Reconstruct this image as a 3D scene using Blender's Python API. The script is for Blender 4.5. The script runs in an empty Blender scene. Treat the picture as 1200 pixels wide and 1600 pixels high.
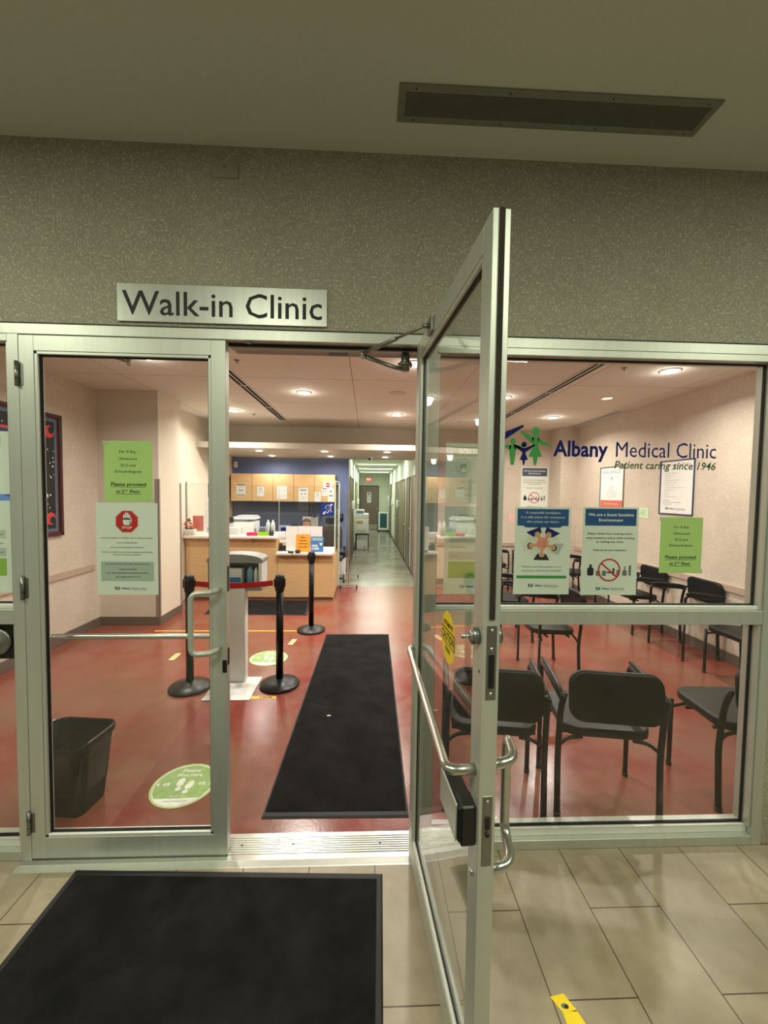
import bpy, bmesh, math, random
from mathutils import Vector, Matrix
C = bpy.context.scene.collection
random.seed(7)
PI = math.pi
# ------------------------------------------------------------------ camera
YAW, PIT, ROL = 0.0400458, 0.0451372, 0.0136432
cy, sy = math.cos(YAW), math.sin(YAW)
FW = Vector((sy*math.cos(PIT), cy*math.cos(PIT), -math.sin(PIT)))
RT = Vector((cy, -sy, 0)); UP = RT.cross(FW)
R2 = RT*math.cos(ROL)+UP*math.sin(ROL); U2 = -RT*math.sin(ROL)+UP*math.cos(ROL)
cam = bpy.data.cameras.new('camera'); camo = bpy.data.objects.new('camera', cam); C.objects.link(camo)
mw = Matrix.Identity(4)
for i in range(3):
    mw[i][0] = R2[i]; mw[i][1] = U2[i]; mw[i][2] = -FW[i]
mw[0][3], mw[1][3], mw[2][3] = 0, -1.88454, 1.74904
camo.matrix_world = mw
cam.sensor_fit = 'HORIZONTAL'; cam.sensor_width = 36; cam.lens = 36*629.96/1200; cam.clip_start = .05
bpy.context.scene.camera = camo
sc = bpy.context.scene
sc.view_settings.view_transform = 'Standard'; sc.view_settings.look = 'None'
sc.view_settings.gamma = 1; sc.view_settings.use_curve_mapping = False
sc.view_settings.exposure = 0.0
# ------------------------------------------------------------------ world + lights
w = bpy.data.worlds.new('world'); sc.world = w; w.use_nodes = True
w.node_tree.nodes['Background'].inputs[0].default_value = (0.72, 0.75, 0.58, 1)
w.node_tree.nodes['Background'].inputs[1].default_value = 0.17

def lamp(name, loc, size, power, color, parent=None, shape='DISK', size_y=None, spread=PI):
    l = bpy.data.lights.new(name, 'AREA'); l.shape = shape; l.size = size
    if size_y: l.size_y = size_y
    l.energy = power; l.color = color; l.spread = spread
    o = bpy.data.objects.new(name, l); C.objects.link(o)
    o.location = loc
    if parent: o.parent = parent
    return o
WARM = (1.0, 0.94, 0.86); LOBBY = (0.97, 1.0, 0.77); COOL = (0.97, 1.0, 0.90)
P_DOWN, P_SOFF, P_CORR, P_LOBBY = 34, 9.5, 24, 33
LAMPS_CEIL = [(-2.13,2.09),(.44,2.09),(3.01,2.10),(-.83,3.33),(1.74,3.33),(-2.12,4.57),(.445,4.63),(2.97,4.58)]
LAMPS_SOFF = [(-1.97,5.50),(-1.96,6.45),(-.79,5.45),(-.77,6.38),(.333,5.37),(.342,6.38)]
LAMPS_LOBBY = [(-2.7,-1.6,1.1),(-.9,-2.3,1.2),(1.5,-2.3,1.2),(3.2,-1.8,1.0)]
# ------------------------------------------------------------------ materials
def lin(c):
    r = []
    for v in c:
        v = v/255
        r.append(v/12.92 if v <= .04045 else ((v+.055)/1.055)**2.4)
    return tuple(r)+(1,)
class NT:
    def __init__(s, m): s.n = m.node_tree.nodes; s.l = m.node_tree.links
    def new(s, t, **k):
        a = s.n.new(t)
        for x, y in k.items(): setattr(a, x, y)
        return a
    def put(s, inp, v):
        if hasattr(v, 'is_output'): s.l.new(v, inp)
        else: inp.default_value = v
    def m(s, op, a, b=0.0, c=None):
        x = s.new('ShaderNodeMath', operation=op); s.put(x.inputs[0], a); s.put(x.inputs[1], b)
        if c is not None: s.put(x.inputs[2], c)
        return x.outputs[0]
    def mix(s, f, a, b):
        x = s.new('ShaderNodeMix', data_type='RGBA'); s.put(x.inputs[0], f); s.put(x.inputs[6], a); s.put(x.inputs[7], b)
        return x.outputs[2]
    def noise(s, vec, scale, detail=3, rough=.5):
        x = s.new('ShaderNodeTexNoise'); s.l.new(vec, x.inputs['Vector']); x.inputs['Scale'].default_value = scale
        x.inputs['Detail'].default_value = detail; x.inputs['Roughness'].default_value = rough
        return x.outputs['Fac']
    def ramp(s, v, a, b):
        x = s.new('ShaderNodeMapRange'); s.put(x.inputs[0], v); x.inputs[1].default_value = a; x.inputs[2].default_value = b
        return x.outputs[0]
    def bump(s, h, st, dist=.002):
        x = s.new('ShaderNodeBump'); s.put(x.inputs['Height'], h); x.inputs['Strength'].default_value = st; x.inputs['Distance'].default_value = dist
        return x.outputs[0]
def base(name):
    m = bpy.data.materials.new(name); m.use_nodes = True
    t = NT(m); b = m.node_tree.nodes['Principled BSDF']
    co = t.new('ShaderNodeTexCoord').outputs['Object']
    return m, t, b, co
MC = {}
def M(name, rgb, rough=.5, metal=0, var=.06, scale=14, bump=0, emit=0, stretch=None, spec=.5):
    if name in MC: return MC[name]
    m, t, b, co = base(name)
    if stretch:
        mp = t.new('ShaderNodeMapping'); t.l.new(co, mp.inputs[0]); mp.inputs['Scale'].default_value = stretch; co = mp.outputs[0]
    f = t.noise(co, scale)
    c = lin(rgb); d = tuple(min(1, x*(1-var*1.6)) for x in c[:3])+(1,); e = tuple(min(1, x*(1+var)) for x in c[:3])+(1,)
    col = t.mix(t.ramp(f, .3, .7), d, e)
    t.l.new(col, b.inputs['Base Color']); b.inputs['Roughness'].default_value = rough; b.inputs['Metallic'].default_value = metal
    b.inputs['Specular IOR Level'].default_value = spec
    if bump: t.l.new(t.bump(f, bump), b.inputs['Normal'])
    if emit:
        b.inputs['Emission Color'].default_value = c; b.inputs['Emission Strength'].default_value = emit
    MC[name] = m; return m
def speckle(name, c0, c1, c2, scale=150, thr=(.60,.68), rough=.6):
    m, t, b, co = base(name)
    mp = t.new('ShaderNodeMapping'); t.l.new(co, mp.inputs[0]); mp.inputs['Scale'].default_value = (1, 1, .62)
    f = t.noise(mp.outputs[0], scale, 1.5); g = t.noise(co, 3.5, 2); h = t.noise(mp.outputs[0], scale*.55, 2)
    a = t.mix(t.ramp(g, .35, .65), lin(c0), lin(c1))
    k = t.ramp(f, *thr)
    col = t.mix(k, a, lin(c2)); col = t.mix(t.m('MULTIPLY', t.ramp(h, .55, .7), .25), col, lin(c2))
    t.l.new(col, b.inputs['Base Color']); b.inputs['Roughness'].default_value = rough
    t.l.new(t.bump(k, .25, .001), b.inputs['Normal'])
    MC[name] = m; return m
def mk_glass(name, tint, extra=0.0):
    m, t, b, co = base(name); t.n.remove(b)
    out = t.n['Material Output']
    geo = t.new('ShaderNodeNewGeometry')
    ior = t.m('ADD', t.m('MULTIPLY', geo.outputs['Backfacing'], 1/1.5-1.5), 1.5)
    fr = t.new('ShaderNodeFresnel'); t.l.new(ior, fr.inputs['IOR'])
    tr = t.new('ShaderNodeBsdfTransparent'); sm = t.noise(co, 4)
    t.l.new(t.mix(sm, tint, tuple(x*.985 for x in tint[:3])+(1,)), tr.inputs[0])
    gl = t.new('ShaderNodeBsdfGlossy'); gl.inputs['Roughness'].default_value = 0.0
    mx = t.new('ShaderNodeMixShader'); t.l.new(fr.outputs[0], mx.inputs[0]); t.l.new(tr.outputs[0], mx.inputs[1]); t.l.new(gl.outputs[0], mx.inputs[2])
    t.l.new(mx.outputs[0], out.inputs[0]); MC[name] = m; return m
GLASS = mk_glass('clear_glass', (.985, .995, .985, 1))
ACRYL = mk_glass('clear_acrylic', (.97, .985, .98, 1))
WALL_OUT = speckle('lobby_wallpaper', (146,141,124), (152,148,130), (206,200,172), 150, (.56,.70))
WALL_IN = speckle('clinic_wallpaper', (200,186,168), (208,194,176), (236,226,210), 150, (.60,.68))
def lines_mat(name, c, cl, x0, px, y0, py, wl, var=.03, rough=.8, scale=3, offs=0.0, c2=None, bump=0):
    m, t, b, co = base(name)
    sp = t.new('ShaderNodeSeparateXYZ'); t.l.new(co, sp.inputs[0]); X, Y = sp.outputs[0], sp.outputs[1]
    u = t.m('DIVIDE', t.m('SUBTRACT', X, x0), px); k = t.m('FLOOR', u); fu = t.m('FRACT', u)
    par = t.m('FRACT', t.m('MULTIPLY', k, .5))
    v = t.m('ADD', t.m('DIVIDE', t.m('SUBTRACT', Y, y0), py), t.m('MULTIPLY', par, 2*offs)); fv = t.m('FRACT', v)
    eu = t.m('MINIMUM', fu, t.m('SUBTRACT', 1.0, fu)); ev = t.m('MINIMUM', fv, t.m('SUBTRACT', 1.0, fv))
    lu = t.m('LESS_THAN', eu, wl/2/px); lv = t.m('LESS_THAN', ev, wl/2/py)
    ln = t.m('MAXIMUM', lu, lv)
    n1 = t.noise(co, scale, 6, .62); n2 = t.noise(co, scale*9, 3)
    ca = lin(c); cb = lin(c2) if c2 else tuple(x*(1-var*2) for x in ca[:3])+(1,)
    col = t.mix(t.ramp(n1, .34, .66), ca, cb)
    col = t.mix(t.m('MULTIPLY', n2, .10), col, (.2,.17,.1,1))
    # every tile a slightly different tone
    wn = t.new('ShaderNodeTexWhiteNoise', noise_dimensions='2D'); cb_ = t.new('ShaderNodeCombineXYZ')
    t.l.new(k, cb_.inputs[0]); t.l.new(t.m('FLOOR', v), cb_.inputs[1]); t.l.new(cb_.outputs[0], wn.inputs[0])
    col = t.mix(t.m('MULTIPLY', wn.outputs[0], var*2), col, (.1,.09,.06,1))
    col = t.mix(ln, col, lin(cl))
    t.l.new(col, b.inputs['Base Color']); b.inputs['Roughness'].default_value = rough
    h = t.m('SUBTRACT', t.m('MULTIPLY', n2, .2), ln)
    t.l.new(t.bump(h, .4 if bump else .15, .002), b.inputs['Normal'])
    MC[name] = m; return m
TILE = lines_mat('lobby_tile', (176,163,141), (70,62,46), .965, .3044, -.284, .61, .0045, .05, .42, 2.6, .5, (146,132,104), 1)
CEIL_IN = lines_mat('clinic_ceiling', (236,230,216), (130,116,100), -.19, 1.265, 2.71, 1.22, .007, .008, .85, 1.2)
CEIL_OUT = M('lobby_ceiling', (206,208,196), .9, 0, .02, 60)
CEIL_COR = M('corridor_ceiling', (215,222,205), .9, 0, .02, 5)
# stained concrete
m, t, b, co = base('red_concrete')
n1 = t.noise(co, 1.1, 5, .6); n2 = t.noise(co, 9, 5, .65); n3 = t.noise(co, 70, 3)
c = t.mix(t.ramp(n1, .38, .60), lin((128,52,42)), lin((124,86,68)))
sp = t.new('ShaderNodeSeparateXYZ'); t.l.new(co, sp.inputs[0])     # worn tan walking path towards the corridor
pm = t.m('MULTIPLY', t.ramp(t.m('ABSOLUTE', t.m('SUBTRACT', sp.outputs[0], .42)), .75, .25), t.ramp(sp.outputs[1], 2.4, 4.4))
c = t.mix(t.m('MULTIPLY', pm, t.m('ADD', t.m('MULTIPLY', n2, .9), .25)), c, lin((136,112,90)))
c = t.mix(t.m('MULTIPLY', t.ramp(n2, .45, .75), .45), c, lin((150,78,62)))
c = t.mix(t.m('MULTIPLY', t.ramp(n3, .66, .78), .25), c, lin((170,110,88)))
t.l.new(c, b.inputs['Base Color']); t.l.new(t.m('ADD', t.m('MULTIPLY', n2, .24), .10), b.inputs['Roughness'])
t.l.new(t.bump(t.m('ADD', t.m('MULTIPLY', n3, .6), n2), .16, .004), b.inputs['Normal']); FLOOR_RED = m
m, t, b, co = base('polished_concrete')
n1 = t.noise(co, 1.5, 5, .6); n2 = t.noise(co, 12, 5, .65)
c = t.mix(t.ramp(n1, .38, .66), lin((142,142,124)), lin((92,90,76)))
c = t.mix(t.m('MULTIPLY', n2, .35), c, lin((172,170,150)))
t.l.new(c, b.inputs['Base Color']); t.l.new(t.m('ADD', t.m('MULTIPLY', n2, .15), .12), b.inputs['Roughness'])
t.l.new(t.bump(n2, .06, .004), b.inputs['Normal']); FLOOR_GREY = m
# mat pile
def carpet(name, c0, c1):
    m, t, b, co = base(name)
    a = t.noise(co, 5, 4, .6); f = t.noise(co, 420, 2)
    col = t.mix(t.ramp(a, .35, .7), lin(c0), lin(c1)); col = t.mix(t.m('MULTIPLY', t.ramp(f, .6, .75), .25), col, lin((80,80,76)))
    t.l.new(col, b.inputs['Base Color']); b.inputs['Roughness'].default_value = 1; b.inputs['Specular IOR Level'].default_value = .1
    t.l.new(t.bump(f, .8, .003), b.inputs['Normal']); MC[name] = m; return m
PILE = carpet('mat_pile', (22,22,22), (36,35,34))
ALU = M('satin_aluminium', (198,201,190), .42, .55, .03, 30, 0, 0, (1,1,.05))
ALU_D = M('dull_steel', (140,140,132), .38, .9, .05, 40)
ALU_B = M('bright_steel', (205,205,198), .26, .95, .03, 30)
BLACKG = M('black_gasket', (14,14,15), .6); RUB = M('black_rubber', (24,24,25), .65, 0, .05, 40)
BLK = M('black_plastic', (20,20,21), .38, 0, .05, 30); BLKM = M('black_metal', (16,16,17), .35, .3, .05, 30)
VINYL = M('black_vinyl', (19,20,21), .42, 0, .12, 60, .05, spec=.3); SHELL = M('chair_shell', (11,11,11), .55, 0, .05, 30, spec=.2)
CHARC = M('charcoal_shell', (38,39,38), .5, 0, .05, 30)
WHITE = M('white_paper', (236,236,230), .7, 0, .01, 8); WHP = M('white_plastic', (226,226,220), .35, 0, .02, 10)
SHEETW = M('pale_poster', (228,234,222), .5, 0, .01, 6)
MAPLE = M('maple_laminate', (214,178,128), .38, 0, .05, 3, 0, 0, (1,1,14)); MAPLE_D = M('maple_edge', (176,138,90), .45, 0, .05, 6)
SLAB = M('white_worktop', (232,228,218), .3, 0, .02, 10)
BASEB = M('brown_grey_rubber', (104,90,82), .5, 0, .04, 10)
GUARD = M('taupe_guard', (146,130,120), .5, 0, .03, 10); RAILM = M('taupe_rail', (186,164,146), .5, 0, .03, 10)
PAINTW = M('cream_paint', (226,214,194), .75, 0, .02, 4); PAINTG = M('greige_paint', (214,203,186), .75, 0, .02, 4)
CORW = M('corridor_green_white', (222,228,206), .7, 0, .02, 4); BLUEW = M('periwinkle_paint', (104,120,160), .7, 0, .02, 4)
SLATEB = M('slate_blue_panel', (96,106,128), .9, 0, .06, 80); DOORB = M('taupe_door_paint', (128,114,98), .5, 0, .03, 6); FRAMEB = M('dark_door_frame', (84,76,68), .5, 0, .03, 8)
INK = M('black_ink', (18,18,18), .6, 0, 0); GREY = M('grey_ink', (112,116,112), .6, 0, 0); LGREY = M('light_grey', (190,192,186), .6, 0, .02)
GREEN = M('logo_green', (52,150,62), .5, 0, .02); DGREEN = M('dark_logo_green', (26,84,40), .5, 0, .02); NAVY = M('logo_blue', (2,20,100), .6, 0, .02, spec=.2)
TEALI = M('logo_teal', (30,90,100), .5, 0, .02)
LIME = M('lime_paper', (182,216,128), .6, 0, .02, 5); LIMEB = M('lime_plastic', (160,225,50), .4, 0, .02, 5); PINK = M('pink_plastic', (232,60,110), .4, 0, .02, 5)
RED = M('sign_red', (196,30,26), .5, 0, .02); BLUE = M('poster_blue', (16,78,136), .5, 0, .02); SLATE = M('slate_banner', (72,84,104), .5, 0, .02); ORANGE = M('orange_card', (246,160,50), .6, 0, .02, 5)
BLUE2 = M('mask_sign_blue', (74,122,180), .5, 0, .02); RBLUE = M('hearing_loop_blue', (20,52,142), .4, 0, .02)
YEL = M('caution_yellow', (245,212,20), .45, 0, .02); YTAPE = M('yellow_floor_tape', (232,188,60), .5, 0, .06, 30); PTAPE = M('pale_yellow_tape', (236,226,150), .5, 0, .05, 30)
DEC = M('decal_green', (146,176,104), .55, 0, .10, 24); DECW = M('decal_white', (226,228,214), .55, 0, .08, 24); DECR = M('decal_rim', (178,196,126), .55, 0, .1, 24)
CORAL = M('coral_paper', (238,120,112), .6, 0, .02, 5); SALMON = M('salmon_print', (214,110,90), .6, 0, .02, 5); PINKN = M('pale_pink_note', (240,190,186), .6, 0, .02, 5); MINTN = M('mint_note', (206,232,190), .6, 0, .02, 5)
SKIN = M('skin', (168,112,86), .55, 0, .05, 12); SKINP = M('print_skin', (214,160,128), .6, 0, .12, 60); HAIR = M('dark_brown_hair', (48,34,28), .5, 0, .3, 60, .3); CLOTH = M('navy_scrub_cloth', (40,52,84), .9, 0, .08, 60)
BELT = M('red_webbing', (190,18,24), .6, 0, .08, 200); TEALC = M('teal_cabinet', (24,84,92), .5, 0, .04, 8); LENS = M('lamp_lens', (255,240,214), .5, 0, 0, 5, 0, 14.0); LENSC = M('cool_lens', (240,255,236), .5, 0, 0, 5, 0, 4.0)
EXITM = M('exit_red', (226,84,74), .4, 0, .02, 5, 0, .8); STEEL = M('kiosk_grey', (150,150,146), .4, .3, .03, 12); LIQ = M('sanitizer_blue', (120,160,176), .25, 0, .03, 10)
GREYP = M('grey_plastic', (150,150,146), .45, 0, .03, 12); DARKV = M('vent_metal', (132,134,122), .5, .2, .05, 30); DARKH = M('dark_void', (30,29,27), .9)
BRUSH = M('weather_brush', (48,42,28), 1, 0, .7, 500, .8); ALU_LIT = M('lit_aluminium', (226,227,218), .38, .25, .02, 20)  # aluminium lightened for the room light that sills and bottom stops catch
SIGNM = M('brushed_sign_metal', (190,192,184), .36, .55, .05, 40, 0, 0, (1,1,.04))
# ------------------------------------------------------------------ mesh builder
_tc = {}
def text_mesh(s, bold, ital, res=2):
    k = (s, bold, ital, res)
    if k in _tc: return _tc[k]
    cu = bpy.data.curves.new('t', 'FONT'); cu.body = s; cu.size = 1; cu.resolution_u = res
    cu.offset = bold; cu.shear = ital
    o = bpy.data.objects.new('t', cu); C.objects.link(o)
    bpy.context.view_layer.update()
    me = bpy.data.meshes.new_from_object(o.evaluated_get(bpy.context.evaluated_depsgraph_get()))
    vs = [v.co.copy() for v in me.vertices]; fs = [tuple(p.vertices) for p in me.polygons]
    bpy.data.objects.remove(o); bpy.data.curves.remove(cu); bpy.data.meshes.remove(me)
    xs = [v.x for v in vs] or [0, 1]
    _tc[k] = (vs, fs, min(xs), max(xs)); return _tc[k]
CAPH = max(v.y for v in text_mesh('H', 0, 0)[0])
class MB:
    def __init__(s): s.bm = bmesh.new(); s.ms = []; s.T = Matrix.Identity(4)
    def mi(s, m):
        if m not in s.ms: s.ms.append(m)
        return s.ms.index(m)
    def add(s, vs, fs, m, smooth=False):
        k = s.mi(m); T = s.T
        bv = [s.bm.verts.new(T @ Vector(v)) for v in vs]
        for f in fs:
            try:
                q = s.bm.faces.new([bv[i] for i in f]); q.material_index = k; q.smooth = smooth
            except ValueError: pass
        return s
    def merge(s, b2, m, smooth=False):
        b2.verts.index_update()
        s.add([v.co.copy() for v in b2.verts], [[v.index for v in f.verts] for f in b2.faces], m, smooth); b2.free(); return s
    def box(s, x0, x1, y0, y1, z0, z1, m, b=0, seg=1):
        q = bmesh.new(); bmesh.ops.create_cube(q, size=1)
        for v in q.verts: v.co = Vector(((x0+x1)/2+v.co.x*(x1-x0), (y0+y1)/2+v.co.y*(y1-y0), (z0+z1)/2+v.co.z*(z1-z0)))
        if b: bmesh.ops.bevel(q, geom=q.edges[:]+q.verts[:], offset=b, segments=seg, profile=.5, affect='EDGES')
        return s.merge(q, m, seg > 1)
    def tube(s, pts, r, m, n=10, caps=True, flat=1.0):
        pts = [Vector(p) for p in pts]; vs = []; fs = []; prev = None
        for i, p in enumerate(pts):
            d = (pts[min(i+1, len(pts)-1)]-pts[max(i-1, 0)]).normalized()
            if prev is None:
                a = Vector((0, 0, 1)) if abs(d.z) < .9 else Vector((1, 0, 0))
            else: a = prev
            e1 = (a-d*a.dot(d)).normalized(); e2 = d.cross(e1); prev = e1
            rr = r[i] if isinstance(r, (list, tuple)) else r
            for k in range(n):
                an = 2*PI*k/n; vs.append(p+e1*math.cos(an)*rr+e2*math.sin(an)*rr*flat)
        for i in range(len(pts)-1):
            for k in range(n):
                fs.append((i*n+k, i*n+(k+1) % n, (i+1)*n+(k+1) % n, (i+1)*n+k))
        if caps: fs += [tuple(range(n))[::-1], tuple((len(pts)-1)*n+k for k in range(n))]
        return s.add(vs, fs, m, True)
    def lathe(s, prof, m, o=(0, 0, 0), n=32, smooth=True, sx=1, syy=1):
        vs = []; fs = []; o = Vector(o)
        for r, z in prof:
            for k in range(n):
                a = 2*PI*k/n; vs.append(o+Vector((math.cos(a)*r*sx, math.sin(a)*r*syy, z)))
        L = len(prof)
        for i in range(L-1):
            for k in range(n): fs.append((i*n+k, i*n+(k+1) % n, (i+1)*n+(k+1) % n, (i+1)*n+k))
        fs += [tuple(range(n))[::-1], tuple((L-1)*n+k for k in range(n))]
        return s.add(vs, fs, m, smooth)
    def prism(s, poly, O, U, V, th, m, smooth=False):   # poly in (u,v), extruded along N from 0 to th
        O = Vector(O); U = Vector(U); V = Vector(V); N = U.cross(V)
        a = [O+U*x+V*y for x, y in poly]; n = len(a)
        if th == 0: return s.add(a, [tuple(range(n))], m)
        vs = a+[p+N*th for p in a]
        fs = [tuple(range(n))[::-1], tuple(n+i for i in range(n))]+[(i, (i+1) % n, n+(i+1) % n, n+i) for i in range(n)]
        return s.add(vs, fs, m, smooth)
    def text(s, st, O, U, V, cap, m, al='C', fit=None, bold=0, ital=0, res=2):
        vs, fs, x0, x1 = text_mesh(st, bold, ital, res); O = Vector(O); U = Vector(U); V = Vector(V)
        k = cap/CAPH; kx = k
        wd = (x1-x0)*k
        if fit and x1 > x0: kx = k*fit/wd; wd = fit
        off = {'L': 0, 'C': -wd/2, 'R': -wd}[al]
        return s.add([O+U*((v.x-x0)*kx+off)+V*(v.y*k) for v in vs], fs, m)
    def build(s, name, parent=None, loc=None, rz=None):
        me = bpy.data.meshes.new(name)
        bmesh.ops.recalc_face_normals(s.bm, faces=[f for f in s.bm.faces if len(f.verts) and any(not e.is_boundary for e in f.edges)])
        s.bm.to_mesh(me); s.bm.free()
        for q in s.ms: me.materials.append(q)
        o = bpy.data.objects.new(name, me); C.objects.link(o)
        if parent: o.parent = parent
        if loc is not None: o.location = loc
        if rz is not None: o.rotation_euler = (0, 0, rz)
        return o
def rr(w, h, r, n=6, cx=0, cyy=0):
    p = []
    for qx, qy, a0 in ((1, 1, 0), (-1, 1, 90), (-1, -1, 180), (1, -1, 270)):
        for i in range(n+1):
            a = math.radians(a0+90*i/n); p.append((cx+qx*(w/2-r)+math.cos(a)*r, cyy+qy*(h/2-r)+math.sin(a)*r))
    return p
def circ(r, n=32, cx=0, cyy=0, ry=None): return [(cx+r*math.cos(2*PI*i/n), cyy+(ry or r)*math.sin(2*PI*i/n)) for i in range(n)]
def tag(o, label, cat, group=None, kind=None):
    o['label'] = label; o['category'] = cat
    if group: o['group'] = group
    if kind: o['kind'] = kind
    return o
def thing(name, label, cat, loc=(0, 0, 0), rz=0, group=None, kind=None):
    o = bpy.data.objects.new(name, None); C.objects.link(o); o.location = loc; o.rotation_euler = (0, 0, rz); o.empty_display_size = .1
    return tag(o, label, cat, group, kind)
def dup(o, parent=None):
    c = o.copy(); C.objects.link(c); c.parent = parent
    for ch in list(o.children): dup(ch, c)
    return c
def bend(pts, r=.03, n=5):      # round the corners of a polyline
    pts = [Vector(p) for p in pts]; out = [pts[0]]
    for i in range(1, len(pts)-1):
        a, b, c = pts[i-1], pts[i], pts[i+1]
        d1 = (a-b); d2 = (c-b); q = min(r, d1.length*.45, d2.length*.45)
        p0 = b+d1.normalized()*q; p2 = b+d2.normalized()*q
        for k in range(n+1):
            t_ = k/n; out.append(p0*(1-t_)**2+b*2*t_*(1-t_)+p2*t_*t_)
    out.append(pts[-1]); return out
XZ = (Vector((1, 0, 0)), Vector((0, 0, 1)))       # faces the camera
YZ = (Vector((0, -1, 0)), Vector((0, 0, 1)))      # faces -X
FL = (Vector((1, 0, 0)), Vector((0, 1, 0)))       # faces up
class Sheet:
    """a sheet of paper or board with its print, one mesh"""
    def __init__(s, O, UV, wd, ht, m=WHITE, th=.0006, border=None):
        s.b = MB(); s.O = Vector(O); s.U, s.V = UV; s.N = s.U.cross(s.V); s.w = wd; s.h = ht
        s.b.prism([(-wd/2, -ht/2), (wd/2, -ht/2), (wd/2, ht/2), (-wd/2, ht/2)], s.O, s.U, s.V, th, m); s.z = th
    def o(s, l): return s.O+s.N*(s.z+.0003*l)
    def rect(s, u, v, a, c, m, l=1):
        s.b.prism([(u-a/2, v-c/2), (u+a/2, v-c/2), (u+a/2, v+c/2), (u-a/2, v+c/2)], s.o(l), s.U, s.V, 0, m); return s
    def poly(s, p, m, l=1): s.b.prism(p, s.o(l), s.U, s.V, 0, m); return s
    def disc(s, u, v, r, m, l=1, ry=None, n=24): return s.poly(circ(r, n, u, v, ry), m, l)
    def ring(s, u, v, r0, r1, m, l=1, n=32):
        for i in range(n):
            a, c = 2*PI*i/n, 2*PI*(i+1)/n
            s.poly([(u+r0*math.cos(a), v+r0*math.sin(a)), (u+r1*math.cos(a), v+r1*math.sin(a)), (u+r1*math.cos(c), v+r1*math.sin(c)), (u+r0*math.cos(c), v+r0*math.sin(c))], m, l)
        return s
    def text(s, st, u, v, cap, m=INK, al='C', fit=None, bold=0, ital=0, l=2):
        s.b.text(st, s.o(l)+s.U*u+s.V*v, s.U, s.V, cap, m, al, fit, bold, ital); return s
    def line(s, u0, v0, u1, v1, t_, m=INK, l=2):
        d = Vector((u1-u0, v1-v0)).normalized()*t_/2; n = (-d.y, d.x)
        return s.poly([(u0-n[0], v0-n[1]), (u1-n[0], v1-n[1]), (u1+n[0], v1+n[1]), (u0+n[0], v0+n[1])], m, l)
    def done(s, name, label=None, cat='sign', group=None, parent=None):
        o = s.b.build(name, parent)
        if label: tag(o, label, cat, group)
        return o
def person_shape(u, v, h, dress, arms):   # little figure of the clinic logo: feet at (u,v), height h
    r = h*.115; P = []
    P.append(circ(r, 16, u, v+h-r))
    if dress:
        P.append([(u-.10*h, v+.72*h), (u-.07*h, v+.50*h), (u-.19*h, v+.22*h), (u+.19*h, v+.22*h), (u+.07*h, v+.50*h), (u+.10*h, v+.72*h), (u, v+.75*h)])
        P.append([(u-.07*h, v+.22*h), (u-.03*h, v), (u+.03*h, v), (u+.07*h, v+.22*h)])
    else:
        P.append([(u-.13*h, v+.72*h), (u-.11*h, v+.35*h), (u-.06*h, v), (u+.06*h, v), (u+.11*h, v+.35*h), (u+.13*h, v+.72*h), (u, v+.75*h)])
    for sgn, (ax, ay) in zip((-1, 1), arms):
        P.append([(u+sgn*.04*h, v+.73*h), (u+sgn*.10*h, v+.56*h), (u+sgn*ax*h, v+ay*h), (u+sgn*(ax-.02)*h, v+(ay+.05)*h)])
    return P
FIGS = [(.0, 0, 1.0, False, NAVY, ((.35, .98), (.42, .93))), (.33, 0, .66, False, GREEN, ((.35, .66), (.35, .66))),
        (.62, 0, .56, True, NAVY, ((.42, .82), (.42, .82))), (.92, 0, 1.0, True, GREEN, ((.42, .88), (.42, .50)))]
def logo(s, u, v, h, m1=None, full=True, tw=.115):
    for a, c, k, d, mm, arms in FIGS:
        for p in person_shape(u+a*h, v, k*h, d, arms): s.poly(p, m1 or mm, 3)
    x = u+1.5*h
    s.text('Albany', x, v+h*.28, h*.46, m1 or NAVY, 'L', tw*.35, .03); s.text('Medical Clinic', x+tw*.39, v+h*.28, h*.46, m1 or NAVY, 'L', tw*.61)
    s.text('Patient caring since 1946', x+tw, v-h*.02, h*.2, m1 or DGREEN, 'R', tw*.55, 0, .2)
# ================================================================== SETTING
def struct(name, b, label, cat): return tag(b.build(name), label, cat, kind='structure')
HC = 3.284
b = MB(); b.box(-6, 6, -6.0, 0.0, -.10, 0, TILE); struct('floor', b, 'beige lobby floor tiles with thin dark joints in front of the storefront', 'floor')
b = MB(); b.box(-3.6, 4.1, 0.0, 5.65, -.101, -.001, FLOOR_RED); struct('floor', b, 'glossy red stained concrete floor of the clinic waiting room', 'floor')
b = MB(); b.box(-3.6, 4.1, 5.65, 18, -.102, -.002, FLOOR_GREY); struct('floor', b, 'polished grey green concrete floor running down the back corridor', 'floor')
b = MB(); b.box(-6, 6, -6.0, 0.12, HC, HC+.1, CEIL_OUT); struct('ceiling', b, 'plain dim lobby ceiling above the storefront', 'ceiling')
b = MB(); b.box(-3.6, 4.1, 0.12, 6.05, 3.02, 3.1, CEIL_IN); struct('ceiling', b, 'pinkish beige panelled ceiling of the waiting room', 'ceiling')
b = MB(); b.box(-.55, 1.2, 7.0, 17.8, 2.68, 2.76, CEIL_COR); struct('ceiling', b, 'pale green lit ceiling of the back corridor', 'ceiling')
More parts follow.
